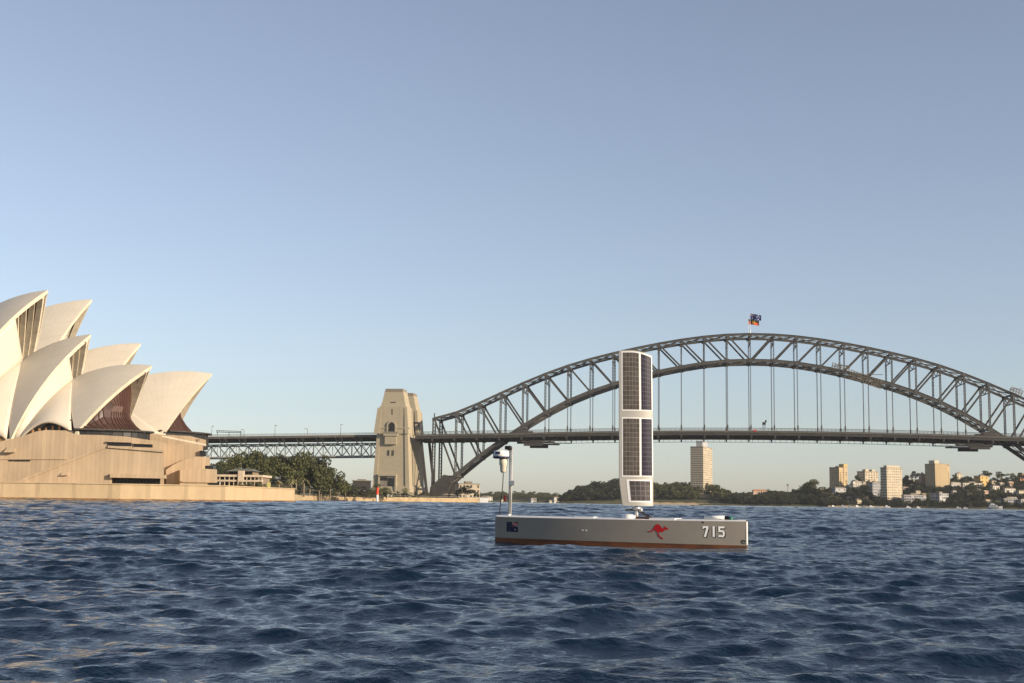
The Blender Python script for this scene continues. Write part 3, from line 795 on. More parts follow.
# side shells between neighbouring pedestals and the pale inner shells that close the mouths behind
for k in range(2):
    for S, hall in ((NS, near), (FS, far)):
        a, b_ = S[k], S[k + 1]
        Pm = a.P + (np.array([1.2, -.3, 0.4]) if hall is near else 0); Q = b_.P + np.array([-2.0, -1.0, 0.4])
        top_ = a.R + (np.array([-1.0, 0.3, -0.3]) if hall is near else 0)
        patch(hall, top_, Pm, Q, 'side_shell', op, M['tile'], *((45.0, 3.2) if hall is near else (a.Rs, 1.0)), cc=None if hall is near else a.C)
        P = []
        for i in range(15):
            f = i / 14; q0 = b_.pt(0.03, 0.03 + .73 * f); q0 = q0 + (b_.C - q0) / b_.Rs * .9
            cc_ = sphere_c(top_, Pm, Q, 45.0); q1 = Q + (top_ - Q) * f; q1 = cc_ + (q1 - cc_) / np.linalg.norm(q1 - cc_) * 45.0
            P.append([L(hall.w(q0 + (q1 - q0) * g_)) for g_ in np.linspace(0, 1, 9)])
        b = MB(); b.grid(P); o_ = b.build('inner_shell', M['tile'], op, smooth=True)
        md = o_.modifiers.new('thickness', 'SOLIDIFY'); md.thickness = .4; md.offset = 0
# closing shell behind the last visible tips (outside the picture to the left)
for S, hall in ((NS, near), (FS, far)):
    a = S[2]; patch(hall, a.R, a.P, a.P + np.array([22, -2, 0]), 'side_shell', op, M['tile'], 50.0, 3.0)

# concrete ribs and bronze glass inside the three near mouths
def ribs(sh, hall, ts, v0, v1, wdt=.9):
    for t in ts:
        b = MB(); pts = []
        for v in np.linspace(v0, v1, 9):
            q = sh.pt(t, v); q = q + (sh.C - q) / sh.Rs * 1.9
            q = q * np.array([1, -1, 1]); pts.append(L(hall.w(q)))
        for p, q in zip(pts[:-1], pts[1:]): b.bar(p, q, wdt, 1.5, up=tuple(hall.d))
        b.build('shell_rib', M['concrete'], op)
def mouth_glass(sh, hall, t, v0=.3, name='mouth_glass', mt=None):
    b = MB()
    for sg in (1, -1):
        P = np.array([[L(hall.w((sh.pt(tt, v) + (sh.C - sh.pt(tt, v)) / sh.Rs * 1.4) * np.array([1, sg, 1]))) for v in np.linspace(v0, 1, 12)] for tt in (t, t + .38)])
        b.grid(P)
    return b.build(name, mt or M['glass'], op)
for sh in NS:
    ribs(sh, near, (0.05, 0.14, 0.235, 0.33, 0.42), .25, .985, 1.15)
    mouth_glass(sh, near, .03)
for sh in FS:
    ribs(sh, far, (0.06, 0.16), .3, .98); mouth_glass(sh, far, .05)
def flared_glass(sh, hall, base_z, waist_z, waist_s, base_s, half, t_in, n=26):
    b = MB(); mull = MB(); zt = []
    prev = None; rows = []
    for i in range(n + 1):
        t = -1 + 2 * i / n
        v = 1 - 0.93 * abs(t); q = sh.pt(t_in * v, v); q = q + (sh.C - q) / sh.Rs * 1.3; q = np.array([q[0], q[1] * (1 if t >= 0 else -1), q[2]])
        wy = half * .62 * t; ws = waist_s + 3.5 * t * t
        wz = min(waist_z + 1.0, q[2]) if q[2] < waist_z + 1 else waist_z
        if q[2] < waist_z + 1: ws = q[0]; wy = q[1]
        bs = base_s + 8.5 * t * t; by = half * t
        col = [q]
        for f in (.33, .66, 1.0): col.append(q + (np.array([ws, wy, wz]) - q) * f)
        for f in (.25, .5, .75, 1.0):
            m_ = np.array([ws, wy, wz]); e = np.array([bs, by, base_z]); c = m_ + (e - m_) * f; c[0] += 1.6 * math.sin(math.pi * f) ; col.append(c)
        rows.append([L(hall.w(c)) for c in col])
        for p_, q_ in zip(rows[-1][:-1], rows[-1][1:]): mull.bar(p_, q_, .22, .5)
    b.grid(rows); g_ = b.build('glass_wall', M['bronze_glass'], op)
    mull.build('mullions', mat('bronze_mullion', (.085, .04, .028), .5, .2, 1), g_)
    return rows
rN = flared_glass(NS[0], near, NS[0].P[2] + 1.2, 25.5, 7.0, 3.0, 13.0, .26)
rF = flared_glass(FS[0], far, FS[0].P[2] + 1.5, FS[0].P[2] + 11, 9.5, 5.0, 15.4, .31)
# foyer glazing bands with thin cream eaves under the glass
def foyer(hall, z0, z1, s0, s1, half, nm='foyer_window'):
    b = MB(); e = MB(); n = 16
    arc = [(s0 + (s1 - s0) * (2 * i / n - 1) ** 2, half * (2 * i / n - 1)) for i in range(n + 1)]
    P = [[L(hall.w((s, w, z0))), L(hall.w((s, w, z1)))] for s, w in arc]; b.grid(P); fb = b.build(nm, M['glass'], op)
    for (s, w), (s2, w2) in zip(arc[:-1], arc[1:]):
        e.bar(L(hall.w((s - .6, w * 1.03, z1 + .2))), L(hall.w((s2 - .6, w2 * 1.03, z1 + .2))), 1.4, .35)
        e.bar(L(hall.w((s, w, z0))), L(hall.w((s, w, z1))), .25)
    e.build('eave', M['bronze_mullion'] if 'bronze_mullion' in M else M['steel_dark'], fb)
zN = NS[0].P[2]; zF = FS[0].P[2]
foyer(near, zN - 2.5, zN + 1.0, 0.5, 15, 13.6); foyer(far, zF - 3.4, zF + 1.2, 0.5, 12, 16.2)
# side louvre openings below the side shell of the near hall
for k in range(2):
    a, c = NS[k].P + np.array([2.2, -1.6, 0]), NS[k + 1].P + np.array([-4, -2.4, 0])
    b = MB(); b.add([L(near.w(a + [0, 0, -2])), L(near.w(c + [0, 0, -2])), L(near.w(c + [0, 0, 1])), L(near.w((a + c) / 2 + [0, 0, 4.5])), L(near.w(a + [0, 0, 3.8]))], [(0, 1, 2, 3, 4)]); b.build('louvre_window', M['glass'], op)
    b = MB()
    for f in np.linspace(.1, .9, 6):
        q = a + (c - a) * f + np.array([0, .3, 0]); b.bar(L(near.w(q + [0, 0, -2])), L(near.w(q + [0, 0, 3])), .5, .3)
    b.bar(L(near.w(a + [-.5, .5, .6])), L(near.w(c + [0, .5, -.6])), 1.0, .7)
    b.build('louvre_frame', mat('louvre_timber', (.40, .22, .09), .6, .2, 1), op)

# pedestals
for S, hall in ((NS, near), (FS, far)):
    for sh in S:
        for sg in (1, -1):
            b = MB(); q = sh.P * np.array([1, sg, 1])
            poly = [L(hall.w(q + np.array([dx, sg * dy, -7]))) for dx, dy in ((-2.2, 1), (2.6, 1), (2.6, -2), (-2.2, -2))]
            top_ = [L(hall.w(q + np.array([dx, sg * dy, .6]))) for dx, dy in ((-1.0, .3), (1.2, .3), (1.2, -1), (-1.0, -1))]
            b.add(poly + top_, [(0, 1, 2, 3), (7, 6, 5, 4), (0, 1, 5, 4), (1, 2, 6, 5), (2, 3, 7, 6), (3, 0, 4, 7)]); b.build('pedestal', M['concrete'], op)

# podium: stone volumes on vertical planes nearly parallel to the quay
WD = np.array([0.993, 0.12, 0.0]); WN = np.array([WD[1], -WD[0], 0.0]); DV = np.array([-0.34, 0.94, 0.0])
def plane_at(px, Y): return np.array([gx(px, Y), Y, 0.0])
def wall_poly(pts, px0, Y0): return [L(onplane(x, y, plane_at(px0, Y0), WN)) for x, y in pts]
def pod(name, pts, px0, Y0, depth, mt='podium', parent=None):
    b = MB(); b.prism(wall_poly(pts, px0, Y0), DV * depth); return b.build(name, M[mt] if isinstance(mt, str) else mt, parent or op)
up = pod('podium', [(-190, 492), (-190, 446), (0, 441.5), (20, 437), (36, 431.5), (46, 430), (66, 430.5), (76, 434.5), (100, 435), (125, 436.5), (160, 441.5), (163, 443), (163, 492)], 80, 335, 60)
pod('podium', [(160, 492), (160, 442), (172, 444.5), (203, 445), (203, 460), (203, 492)], 180, 347, 70)
pod('podium', [(150, 447), (150, 434), (190, 436), (206, 440), (206, 446)], 180, 372, 40)
st = pod('stair_block', [(8, 492), (8, 486), (104, 447.5), (108, 447), (164, 451.5), (164, 477), (112, 477), (112, 492)], 110, 326, 10)
pod('stair_wall', [(112, 492), (112, 477.2), (164, 477.2), (164, 492)], 110, 329, 7)
b = MB(); b.prism(wall_poly([(110, 477.5), (110, 473.6), (165, 475), (165, 478.5)], 110, 324.8), -WN * 2.5); b.build('hood', M['podium'], op)
b = MB(); b.prism(wall_poly([(112.5, 485.5), (112.5, 478.2), (160, 479), (160, 486.3)], 110, 328.7), -WN * .6); wb = b.build('ground_windows', M['glass'], op)
b = MB()
for x in (112.6, 117, 120, 127, 131, 136, 140, 143, 148, 152, 156, 159.8): b.prism(wall_poly([(x - .35, 486), (x - .35, 478.4), (x + .35, 478.4), (x + .35, 486)], 110, 328.4), -WN * .5)
b.build('window_frame', M['bronze_glass'], wb)
# balustrade line of the stair, copings
b = MB()
for (x0, y0, x1, y1) in ((8, 486, 104.5, 447.2), (108, 446.6, 164, 451.1)):
    p, q = wall_poly([(x0, y0), (x1, y1)], 110, 325.8); b.bar(p, q, .6, .55)
b.build('coping', M['podium'], op)
b = MB(); p, q = wall_poly([(-40, 459), (67, 459)], 80, 334.9); b.bar(p, q, .3, .25); b.build('string_course', M['podium'], op)
for (x0, x1, y0, y1) in ((108, 131, 441.6, 446.2), (133.5, 152.5, 443.4, 447.4)):
    b = MB(); b.prism(wall_poly([(x0, y1), (x0, y0), (x1, y0 + .6), (x1, y1 + .6)], 80, 334.7), -WN * .5); wn_ = b.build('slot_window', M['glass'], op)
    b = MB(); pts = wall_poly([(x0, y0 - .3), (x1, y0 + .3)], 80, 334.3); b.bar(pts[0], pts[1], .5, .35); pts = wall_poly([(x0, y1 + .3), (x1, y1 + .9)], 80, 334.3); b.bar(pts[0], pts[1], .5, .3); b.build('sill', M['podium'], wn_)
for (x0, x1, y0, y1) in ((9, 13, 459.8, 461), (14, 30, 460, 461.2)):
    b = MB(); b.prism(wall_poly([(x0, y1), (x0, y0), (x1, y0), (x1, y1)], 80, 334.75), -WN * .4); b.build('slot_window', M['dark'], op)
# little angled hoods and doors
def hood(x0, x1, y0, y1, Yf, door=None):
    b = MB(); pl = plane_at(80, Yf); F = WN * 1.5
    A = wall_poly([(x0 + 2.5, y0), (x1, y0), (x1, y1), (x0, y1)], 80, Yf)
    Bk = [A[0], A[1], A[2] + F, A[3] + F]
    b.add(A + [A[2] + F, A[3] + F], [(0, 1, 4, 5), (0, 5, 3), (1, 2, 4), (3, 5, 4, 2)]); b.build('door_hood', M['podium'], op)
    if door:
        b = MB(); b.prism(wall_poly([(door[0], door[3]), (door[0], door[2]), (door[1], door[2]), (door[1], door[3])], 80, Yf - .25), -WN * .4); b.build('door', M['dark'], op)
hood(5, 15.5, 447, 452.5, 334.9); hood(61.5, 69, 468.5, 475.5, 325.9, (66.5, 69, 476, 484))
hood(168, 182, 467, 474.5, 344.5, (170, 180, 475, 483.5))
# northern steps and terraces
pod('terrace', [(166, 492), (166, 470), (173, 465), (183, 460), (195, 456.5), (210, 457), (210, 465), (205, 466), (205, 492)], 180, 343, 40)
pod('terrace', [(180, 492), (180, 470), (200, 468.5), (217, 469.5), (217.5, 492)], 180, 338, 24)
b = MB(); b.prism(wall_poly([(203, 470), (203, 465.6), (213, 465.6), (213, 470)], 180, 348), -WN * 8); b.build('slot_window', M['glass'], op)
b = MB(); b.prism(wall_poly([(200, 456), (200, 450.5), (205.4, 451), (205.4, 456)], 180, 346), -WN * 3); b.build('slot_window', M['glass'], op)
b = MB(); p, q = wall_poly([(182, 481.5), (217, 482)], 180, 337.8); b.bar(p, q, .5, .4); b.build('coping', M['podium'], op)
b = MB(); b.prism(wall_poly([(209, 487.5), (209, 482.5), (217.2, 482.5), (217.2, 487.5)], 180, 337.7), -WN * .4); b.build('ground_windows', M['dark'], op)
# far terrace roof edge with a little mast over the lower windows
b = MB(); p, q = wall_poly([(163, 436.5), (205.5, 445.0)], 180, 366); b.bar(p, q, 3.0, .5); b.build('eave', M['concrete'], op)
b = MB(); p, q = wall_poly([(197, 444.5), (197, 440)], 180, 366); b.bar(p, q, .25); p, q = wall_poly([(195.5, 440), (199.5, 440)], 180, 366); b.bar(p, q, .25); b.build('handrail', M['steel'], op)

# quay
QP = [(-260, 296), (0, 316), (120, 321), (225, 333), (294.5, 404)]
QW = [np.array([gx(a, y), y, 0.0]) for a, y in QP]; SWO = QW[3].copy(); QT = 4.0
q = empty('seawall', SWO, 0, 'long tan stone seawall along the quay below the shell roofed hall', 'seawall')
b = MB(); A = [p - SWO for p in QW] + [np.array([gx(289, 560), 560, 0]) - SWO, np.array([gx(270, 640), 640, 0]) - SWO, np.array([QW[0][0] - 40, 640, 0]) - SWO]
b.prism([p + np.array([0, 0, -4]) for p in A], (0, 0, 4 + QT)); b.build('wall', M['seawall'], q)
b = MB(); c = MB()
for p0, p1 in zip(QW[:-1], QW[1:]):
    d_ = (p1 - p0) / np.linalg.norm(p1 - p0); nn_ = np.array([d_[1], -d_[0], 0])
    for bb, o1, o2, z, h_ in ((b, .25, 1.0, QT, .25), (c, .15, .2, -2, 2.55)):
        bb.prism([p0 - SWO + nn_ * o1 + [0, 0, z], p1 - SWO + nn_ * o1 + [0, 0, z], p1 - SWO - nn_ * o2 + [0, 0, z], p0 - SWO - nn_ * o2 + [0, 0, z]], (0, 0, h_))
b.build('coping', M['seawall'], q)
c.build('tide_band', mat('wet_stone', (.22, .12, .05), .7, .5, .6), q)
#@@PART4
# ------------------------------------------------------------------ the uncrewed sailing boat (local frame: x towards the bow, -y is the side seen)
BS = 0.92
BANG = math.radians(-23.0)
bc = (at(498, 515, 39.7 * BS) + at(748, 518, 36.6 * BS)) / 2
boat = empty('uncrewed_boat', (bc[0], bc[1] + .3, -.04), BANG, 'slim grey uncrewed boat with a solar panel wing sail, numbered 715', 'boat')
HL = 3.53
def hb(x, z=.4):
    if x > -.6: v = .075 + .47 * (1 - ((x + .6) / (HL + .6)) ** 2.1)
    else: v = .545 - .36 * ((-.6 - x) / (HL - .6)) ** 2
    if x < -HL + .14: v *= math.sqrt(max(0.0, 1 - ((-HL + .14 - x) / .14) ** 2 * .5))
    return v * (0.9 + .1 * min(1, max(0, z) / .75))
def sheer(x): return 0.765 - .006 * (x + HL) + .0007 * (x + HL) ** 2
M['hull'] = mat('hull_grey', (0.265, 0.24, 0.205), 0.5, 0.08, 1.2, spec=.2)
M['antifoul'] = mat('rusty_antifouling', (0.20, 0.075, 0.03), 0.55, 0.35, 2.2, stretch=(1, 1, 4), col2=(.07, .03, .018))
XSN = np.concatenate([np.linspace(-HL, -HL + .16, 5), np.linspace(-HL + .3, HL - .3, 26), np.linspace(HL - .2, HL, 4)])
def hull_part(name, zf, m_, parent, off=0.0):
    b = MB()
    for sg in (-1, 1):
        b.grid([[(x, sg * (hb(x, z) + off), z) for z in zf(x)] for x in XSN])
    for x in (XSN[0], XSN[-1]):
        zz = zf(x); b.grid([[(x + (off if x > 0 else -off), sg * (hb(x, z) + off), z) for z in zz] for sg in (-1, 1)])
    return b.build(name, m_, parent, smooth=False)
b = MB()
STR = lambda x: 0.14 + 0.012 * (HL - x) * 0.6
hull = hull_part('hull', lambda x: np.linspace(STR(x), sheer(x), 6), M['hull'], boat)
for p_ in hull.data.polygons: p_.use_smooth = abs(p_.normal.x) < .8
hull_part('waterline_band', lambda x: np.linspace(-.55, STR(x) - .002, 5), M['antifoul'], hull, .004)
b = MB(); b.grid([[(x, sg * hb(x, .75) * f, sheer(x) + .045 * (1 - f * f)) for sg, f in ((-1, 1), (-1, .9), (-1, .5), (1, 0), (1, .5), (1, .9), (1, 1))] for x in XSN])
deck_ = b.build('deck', mat('deck_white', (.62, .61, .6), .5, .06, 3), boat)
for x0, x1 in ((-1.1, -.55), (1.0, 1.7)): b = MB(); b.span((x0, -.34, sheer(x0) + .0), (x1, .34, sheer(x1) + .055)); b.build('hatch', M['white'], deck_)
b = MB(); b.span((.62, -.3, sheer(.6)), (1.0, .25, sheer(.6) + .06)); b.build('deck_pad', mat('deck_pad_maroon', (.12, .03, .025), .8, .2, 3), deck_)

b = MB(); b.grid([[(HL + .012, y, z) for y in (-.078, .078)] for z in (.16, .45, .757)]); b.grid([[(HL + .012 - .02 * i, -hb(HL, z) - .003, z) for i in (0, 1)] for z in (.16, .45, .757)]); b.build('sunlit_bow_face', mat('bow_face_sunlit_pale', (.62, .6, .55), .5, .08, 3), hull)  # sunlit stem face: the sun's brightness is put into a paler colour
# markings laid on the side of the hull
def decal(name, polys, m_, parent, off=.004, th=.002):
    b = MB()
    for poly in polys:
        n = len(poly)
        f_ = [(x, -hb(x, z) - off - th, z) for x, z in poly]; k_ = [(x, -hb(x, z) - off, z) for x, z in poly]
        b.add(f_ + k_, [tuple(range(n))] + [(i, n + i, n + (i + 1) % n, (i + 1) % n) for i in range(n)])
    o = b.build(name, m_, parent, fix=False)
    return o
def stroke(pts, w):
    """flat stroke along a polyline, mitred"""
    out = []; n = len(pts); Lf, Rt = [], []
    for i in range(n):
        p = Vector(pts[i]); d0 = (p - Vector(pts[i - 1])).normalized() if i else None; d1 = (Vector(pts[i + 1]) - p).normalized() if i < n - 1 else None
        d0 = d0 or d1; d1 = d1 or d0; t = (d0 + d1).normalized(); nn = Vector((-t.y, t.x)); k = w / 2 / max(.45, abs(nn.dot(Vector((-d1.y, d1.x)))))
        Lf.append(p + nn * k); Rt.append(p - nn * k)
    for i in range(n - 1): out.append([tuple(Lf[i]), tuple(Lf[i + 1]), tuple(Rt[i + 1]), tuple(Rt[i])])
    return out
def arcp(cx, cz, rx, rz, a0, a1, n=9): return [(cx + rx * math.cos(math.radians(a)), cz + rz * math.sin(math.radians(a))) for a in np.linspace(a0, a1, n)]
def digits(x0, z0, h):
    w = h * .56; t = h * .165; g_ = h * .34; P = []
    P += stroke([(x0, z0 + h - t * .95), (x0, z0 + h - t / 2), (x0 + w - t * .2, z0 + h - t / 2)][1:], t); P += stroke([(x0 + t * .35, z0 + h - t * .2), (x0 + t * .35, z0 + h - t * 1.5)], t * .7)
    P += stroke([(x0 + w - t * .62, z0 + h - t * .8), (x0 + w * .36, z0)], t * 1.12)
    x1 = x0 + w + g_ * 1.05; P += stroke([(x1 + t * .6, z0 + h), (x1 + t * .6, z0)], t * 1.1)
    x2 = x1 + t * 1.2 + g_ * 1.0
    P += stroke([(x2 + w, z0 + h - t / 2), (x2 + t / 2, z0 + h - t / 2), (x2 + t / 2, z0 + h * .56), (x2 + w * .62, z0 + h * .56)] + arcp(x2 + w * .62, z0 + h * .31, w * .38 - t / 2 + .004, h * .25, 75, -75) + [(x2 + w * .5, z0 + t / 2 + .004), (x2, z0 + t / 2 + .004)], t)
    return P
NX, NZ, NH = 2.44, .345, .275
m_sh = mat('number_shadow', (.035, .035, .035), .6, .1, 3)
decal('number_shadow', [[(x + .026, z - .022) for x, z in p] for p in digits(NX, NZ, NH)], m_sh, hull, .0035)
decal('number', digits(NX, NZ, NH), mat('number_white', (.88, .87, .84), .5, .03, 3), hull, .007)
# leaping red kangaroo, outline in a unit box (x to the bow)
KX, KZ, KS = 1.0, .25, .58
kang = [(0, .62), (.04, .575), (.12, .565), (.19, .59), (.25, .66), (.30, .74), (.36, .83), (.43, .885), (.50, .89), (.57, .85), (.63, .77), (.67, .72), (.73, .70), (.78, .71), (.79, .76), (.77, .82), (.80, .83), (.83, .77), (.87, .745), (.93, .72), (.965, .69), (.95, .665), (.89, .655), (.83, .655), (.78, .62), (.74, .58), (.68, .54), (.62, .535), (.56, .56), (.52, .545), (.505, .49), (.53, .43), (.565, .37), (.60, .33), (.66, .30), (.73, .245), (.715, .215), (.66, .23), (.60, .275), (.53, .32), (.49, .37), (.475, .44), (.46, .51), (.42, .56), (.36, .61), (.315, .665), (.27, .61), (.21, .54), (.13, .52), (.05, .54)]
import mathutils.geometry as mg
def tri(poly):
    t = mg.tessellate_polygon([[Vector((x, z, 0)) for x, z in poly]]); return [[poly[i] for i in q] for q in t]
decal('kangaroo_emblem', [q if (q[1][0] - q[0][0]) * (q[2][1] - q[0][1]) - (q[1][1] - q[0][1]) * (q[2][0] - q[0][0]) < 0 else q[::-1] for q in tri([(KX + x * KS, KZ + (z - .2) * KS) for x, z in kang])], mat('emblem_red', (.42, .012, .018), .5, .05, 3), hull, .006)
# navy blue ensign at the stern, union canton towards the bow
fx, fz, fw, fh = -3.12, .36, .37, .27
rect = lambda a, c, b_, d: [(fx + a * fw, fz + c * fh), (fx + b_ * fw, fz + c * fh), (fx + b_ * fw, fz + d * fh), (fx + a * fw, fz + d * fh)]
fl = decal('ensign', [rect(0, 0, 1, 1)], mat('ensign_navy', (.012, .016, .045), .6, .1, 4), hull, .003)
decal('canton_white', stroke([(fx + .5 * fw, fz + .52 * fh), (fx + fw, fz + fh)], .012) + stroke([(fx + .5 * fw, fz + fh), (fx + fw, fz + .52 * fh)], .012) + [rect(.5, .70, 1, .82), rect(.71, .52, .79, 1)], M['white'], fl, .0056)
decal('canton_red', [rect(.5, .72, 1, .80), rect(.72, .52, .78, 1)] + stroke([(fx + .5 * fw, fz + .52 * fh), (fx + fw, fz + fh)], .012), M['flag_red'], fl, .0082)
def star(cx, cz, r): return [(fx + cx * fw + r * math.sin(a) * (1 if i % 2 == 0 else .5), fz + cz * fh + r * math.cos(a) * (1 if i % 2 == 0 else .5)) for i, a in enumerate(np.linspace(0, 2 * math.pi, 15)[:-1])]
decal('star', [star(.75, .24, .022)], M['white'], fl, .0056)
for cx, cz in ((.25, .85), (.25, .17), (.12, .55), (.38, .60)): decal('star', [star(cx, cz, .008)], M['white'], fl, .0056)
decal('draught_mark', [[(-.82, .43), (-.76, .43), (-.76, .47), (-.82, .47)]], M['white'], hull, .004); decal('draught_mark', [[(-.72, .43), (-.66, .43), (-.66, .47), (-.72, .47)]], M['white'], hull, .004)
decal('tow_eye', stroke(arcp(3.46, .235, .045, .045, 20, 330, 11), .022) + stroke([(3.40, .235), (3.52, .25)], .02), m_sh, hull, .004)
decal('deck_cleat', [[(2.42, .70), (2.48, .70), (2.47, .735), (2.43, .735)]], m_sh, hull, .004)

# radar mast near the stern
mast = empty('radar_mast', (-3.16, 0, .74), 0); mast.parent = boat
M['alu'] = mat('aluminium', (.55, .54, .52), .35, .08, 3, metallic=.6); M['black'] = mat('black_plastic', (.015, .015, .016), .5, .2, 3)
b = MB(); b.tube([(0.04, 0, 0), (0.06, 0, 1.93)], .024, 10); b.build('pole', mat('mast_grey', (.45, .43, .40), .5, .1, 4), mast, smooth=True)
b = MB(); b.tube([(-.03, .05, 0), (-.015, .03, 1.9)], .022, 10); b.build('pole', M['alu'], mast, smooth=True)
b = MB(); b.lathe((.0, 0, 0), [(.11, 0), (.11, .03), (.06, .06), (.055, .1)]); b.build('mast_foot', M['white'], mast)
b = MB(); b.span((-.35, -.05, 1.64), (.07, .05, 1.67)); b.span((-.02, -.04, .95), (.13, .04, 1.0)); b.span((.02, -.05, .9), (.16, .03, 1.03)); b.build('bracket', M['alu'], mast)
b = MB(); b.lathe((-.26, -.02, 1.68), [(.20, 0), (.235, .03), (.24, .12), (.22, .17), (.12, .20), (.001, .205)], 24); rd = b.build('radar_dome', M['white'], mast, smooth=True)
b = MB(); b.lathe((-.26, -.02, 1.645), [(.2, 0), (.238, .02), (.2405, .055), (.2, .056)], 24); b.span((-.47, -.2, 1.78), (-.36, -.115, 1.84)); b.span((-.34, -.262, 1.765), (-.2, -.25, 1.83)); b.build('dark_base', mat('radar_navy', (.02, .03, .08), .5, .1, 3), rd)
b = MB(); b.lathe((-.20, 0, 1.24), [(.001, 0), (.055, .01), (.09, .06), (.095, .2), (.12, .24), (.12, .38), (.10, .40)], 18); b.build('camera_housing', mat('camera_cream', (.62, .57, .45), .4, .06, 3), mast, smooth=True)
b = MB(); b.lathe((-.01, -.02, 1.93), [(.001, -.06), (.07, -.045), (.085, .0), (.06, .06), (.001, .085)], 14); b.box((-.09, -.02, 1.95), (.09, .1, .1)); b.build('lamp', M['black'], mast)
b = MB(); b.tube([(-.2, 0, 1.24), (-.21, .0, .9), (-.26, .0, .5), (-.3, .02, .2), (-.29, .02, .02)], .012, 6); b.build('cable', M['black'], mast)
b = MB(); b.span((-.17, -.03, .45), (-.11, .03, .62)); b.build('tag', mat('tag_red', (.20, .03, .03), .7, .1, 3), mast)

# rigid wing sail with solar panels
wx = np.array(at(637.4, 430, 38.3 * BS)); rot = BANG
lx = (wx[0] - bc[0]) * math.cos(-rot) - (wx[1] - bc[1] - .3) * math.sin(-rot)
WA = math.radians(9.0) - BANG   # in the boat frame
wing = empty('wing_sail', (lx, 0, 1.12), WA); wing.parent = boat
WH = 4.17; CH = .875
def wz_top(u): return WH + .03 - .14 * max(0, (u - .35) / .65) ** 1.6 - .02 * (1 - u)
def te(z): return -.045 * min(1, z / .6) - .02 * max(0, min(1, (z - 1.2) / 3)) + .05 * max(0, 1 - z / .75) ** 1.2   # trailing edge x shift
def foil(u):  # half thickness
    return .115 * math.sin(math.pi * min(1, (u * .86 + .10)) ** 1.35) ** .8 + .008
def wp(u, z, sg, off=0.0):
    x0 = -CH / 2 + te(z) + .06 * (z / WH) * 0; x1 = CH / 2 - .035 * max(0, (z - 1.0) / 3.2) ** 1.3 + .01
    return (x0 + (x1 - x0) * u, sg * (foil(u) + off), z)
us = np.concatenate([np.linspace(0, .8, 13), np.linspace(.84, 1, 8)])
b = MB(); zs = np.linspace(0, 1, 24)
for sg in (-1, 1): b.grid([[wp(u, wz_top(u) * t, sg) for t in zs] for u in us])
b.grid([[wp(u, wz_top(u), sg) for sg in (-1, 1)] for u in us]); b.grid([[wp(u, 0, sg) for sg in (-1, 1)] for u in us])
for u in (0, 1): b.grid([[wp(u, wz_top(u) * t, sg) for sg in (-1, 1)] for t in zs])
body = b.build('wing_body', mat('wing_grey_white', (.41, .39, .35), .45, .05, 2), wing)
for p_ in body.data.polygons: p_.use_smooth = abs(p_.normal.y) > .3
def cells(name, c1, nx, nz):
    mt = bpy.data.materials.new(name); mt.use_nodes = True; t = mt.node_tree; p = t.nodes['Principled BSDF']
    p.inputs['Roughness'].default_value = .3; p.inputs['Specular IOR Level'].default_value = .12
    uv = t.nodes.new('ShaderNodeUVMap'); sp = t.nodes.new('ShaderNodeSeparateXYZ'); t.links.new(uv.outputs[0], sp.inputs[0])
    ms = []; ids = []
    for o_, n, w in ((0, nx, .055), (1, nz, .055)):
        a = t.nodes.new('ShaderNodeMath'); a.operation = 'MULTIPLY'; a.inputs[1].default_value = n; t.links.new(sp.outputs[o_], a.inputs[0])
        f = t.nodes.new('ShaderNodeMath'); f.operation = 'PINGPONG'; f.inputs[1].default_value = .5; t.links.new(a.outputs[0], f.inputs[0])
        l = t.nodes.new('ShaderNodeMath'); l.operation = 'LESS_THAN'; l.inputs[1].default_value = w; t.links.new(f.outputs[0], l.inputs[0]); ms.append(l)
        fl_ = t.nodes.new('ShaderNodeMath'); fl_.operation = 'FLOOR'; t.links.new(a.outputs[0], fl_.inputs[0]); ids.append(fl_)
    mx = t.nodes.new('ShaderNodeMath'); mx.operation = 'MAXIMUM'; t.links.new(ms[0].outputs[0], mx.inputs[0]); t.links.new(ms[1].outputs[0], mx.inputs[1])
    cb = t.nodes.new('ShaderNodeCombineXYZ'); t.links.new(ids[0].outputs[0], cb.inputs[0]); t.links.new(ids[1].outputs[0], cb.inputs[1])
    wn = t.nodes.new('ShaderNodeTexWhiteNoise'); t.links.new(cb.outputs[0], wn.inputs['Vector'])
    mr = t.nodes.new('ShaderNodeMapRange'); mr.inputs[3].default_value = .8; mr.inputs[4].default_value = 1.2; t.links.new(wn.outputs[0], mr.inputs[0])
    vm = t.nodes.new('ShaderNodeVectorMath'); vm.operation = 'SCALE'; vm.inputs[0].default_value = c1; t.links.new(mr.outputs[0], vm.inputs['Scale'])
    mc = t.nodes.new('ShaderNodeMix'); mc.data_type = 'RGBA'; t.links.new(mx.outputs[0], mc.inputs[0]); t.links.new(vm.outputs[0], mc.inputs[6]); mc.inputs[7].default_value = (*[min(.45, c * 1.8 + .05) for c in c1], 1)
    t.links.new(mc.outputs[2], p.inputs['Base Color']); return mt
M['cell_warm_refl'] = cells('solar_cells_warm_reflection', (.086, .075, .066), 5, 12)  # left cells: warm reflection of the low sky put into the base colour
M['cell_blue_refl'] = cells('solar_cells_blue_reflection', (.020, .019, .032), 5, 12)  # right cells: darker bluish reflection put into the base colour
M['cell_small'] = cells('solar_cells_small', (.07, .062, .062), 4, 4)
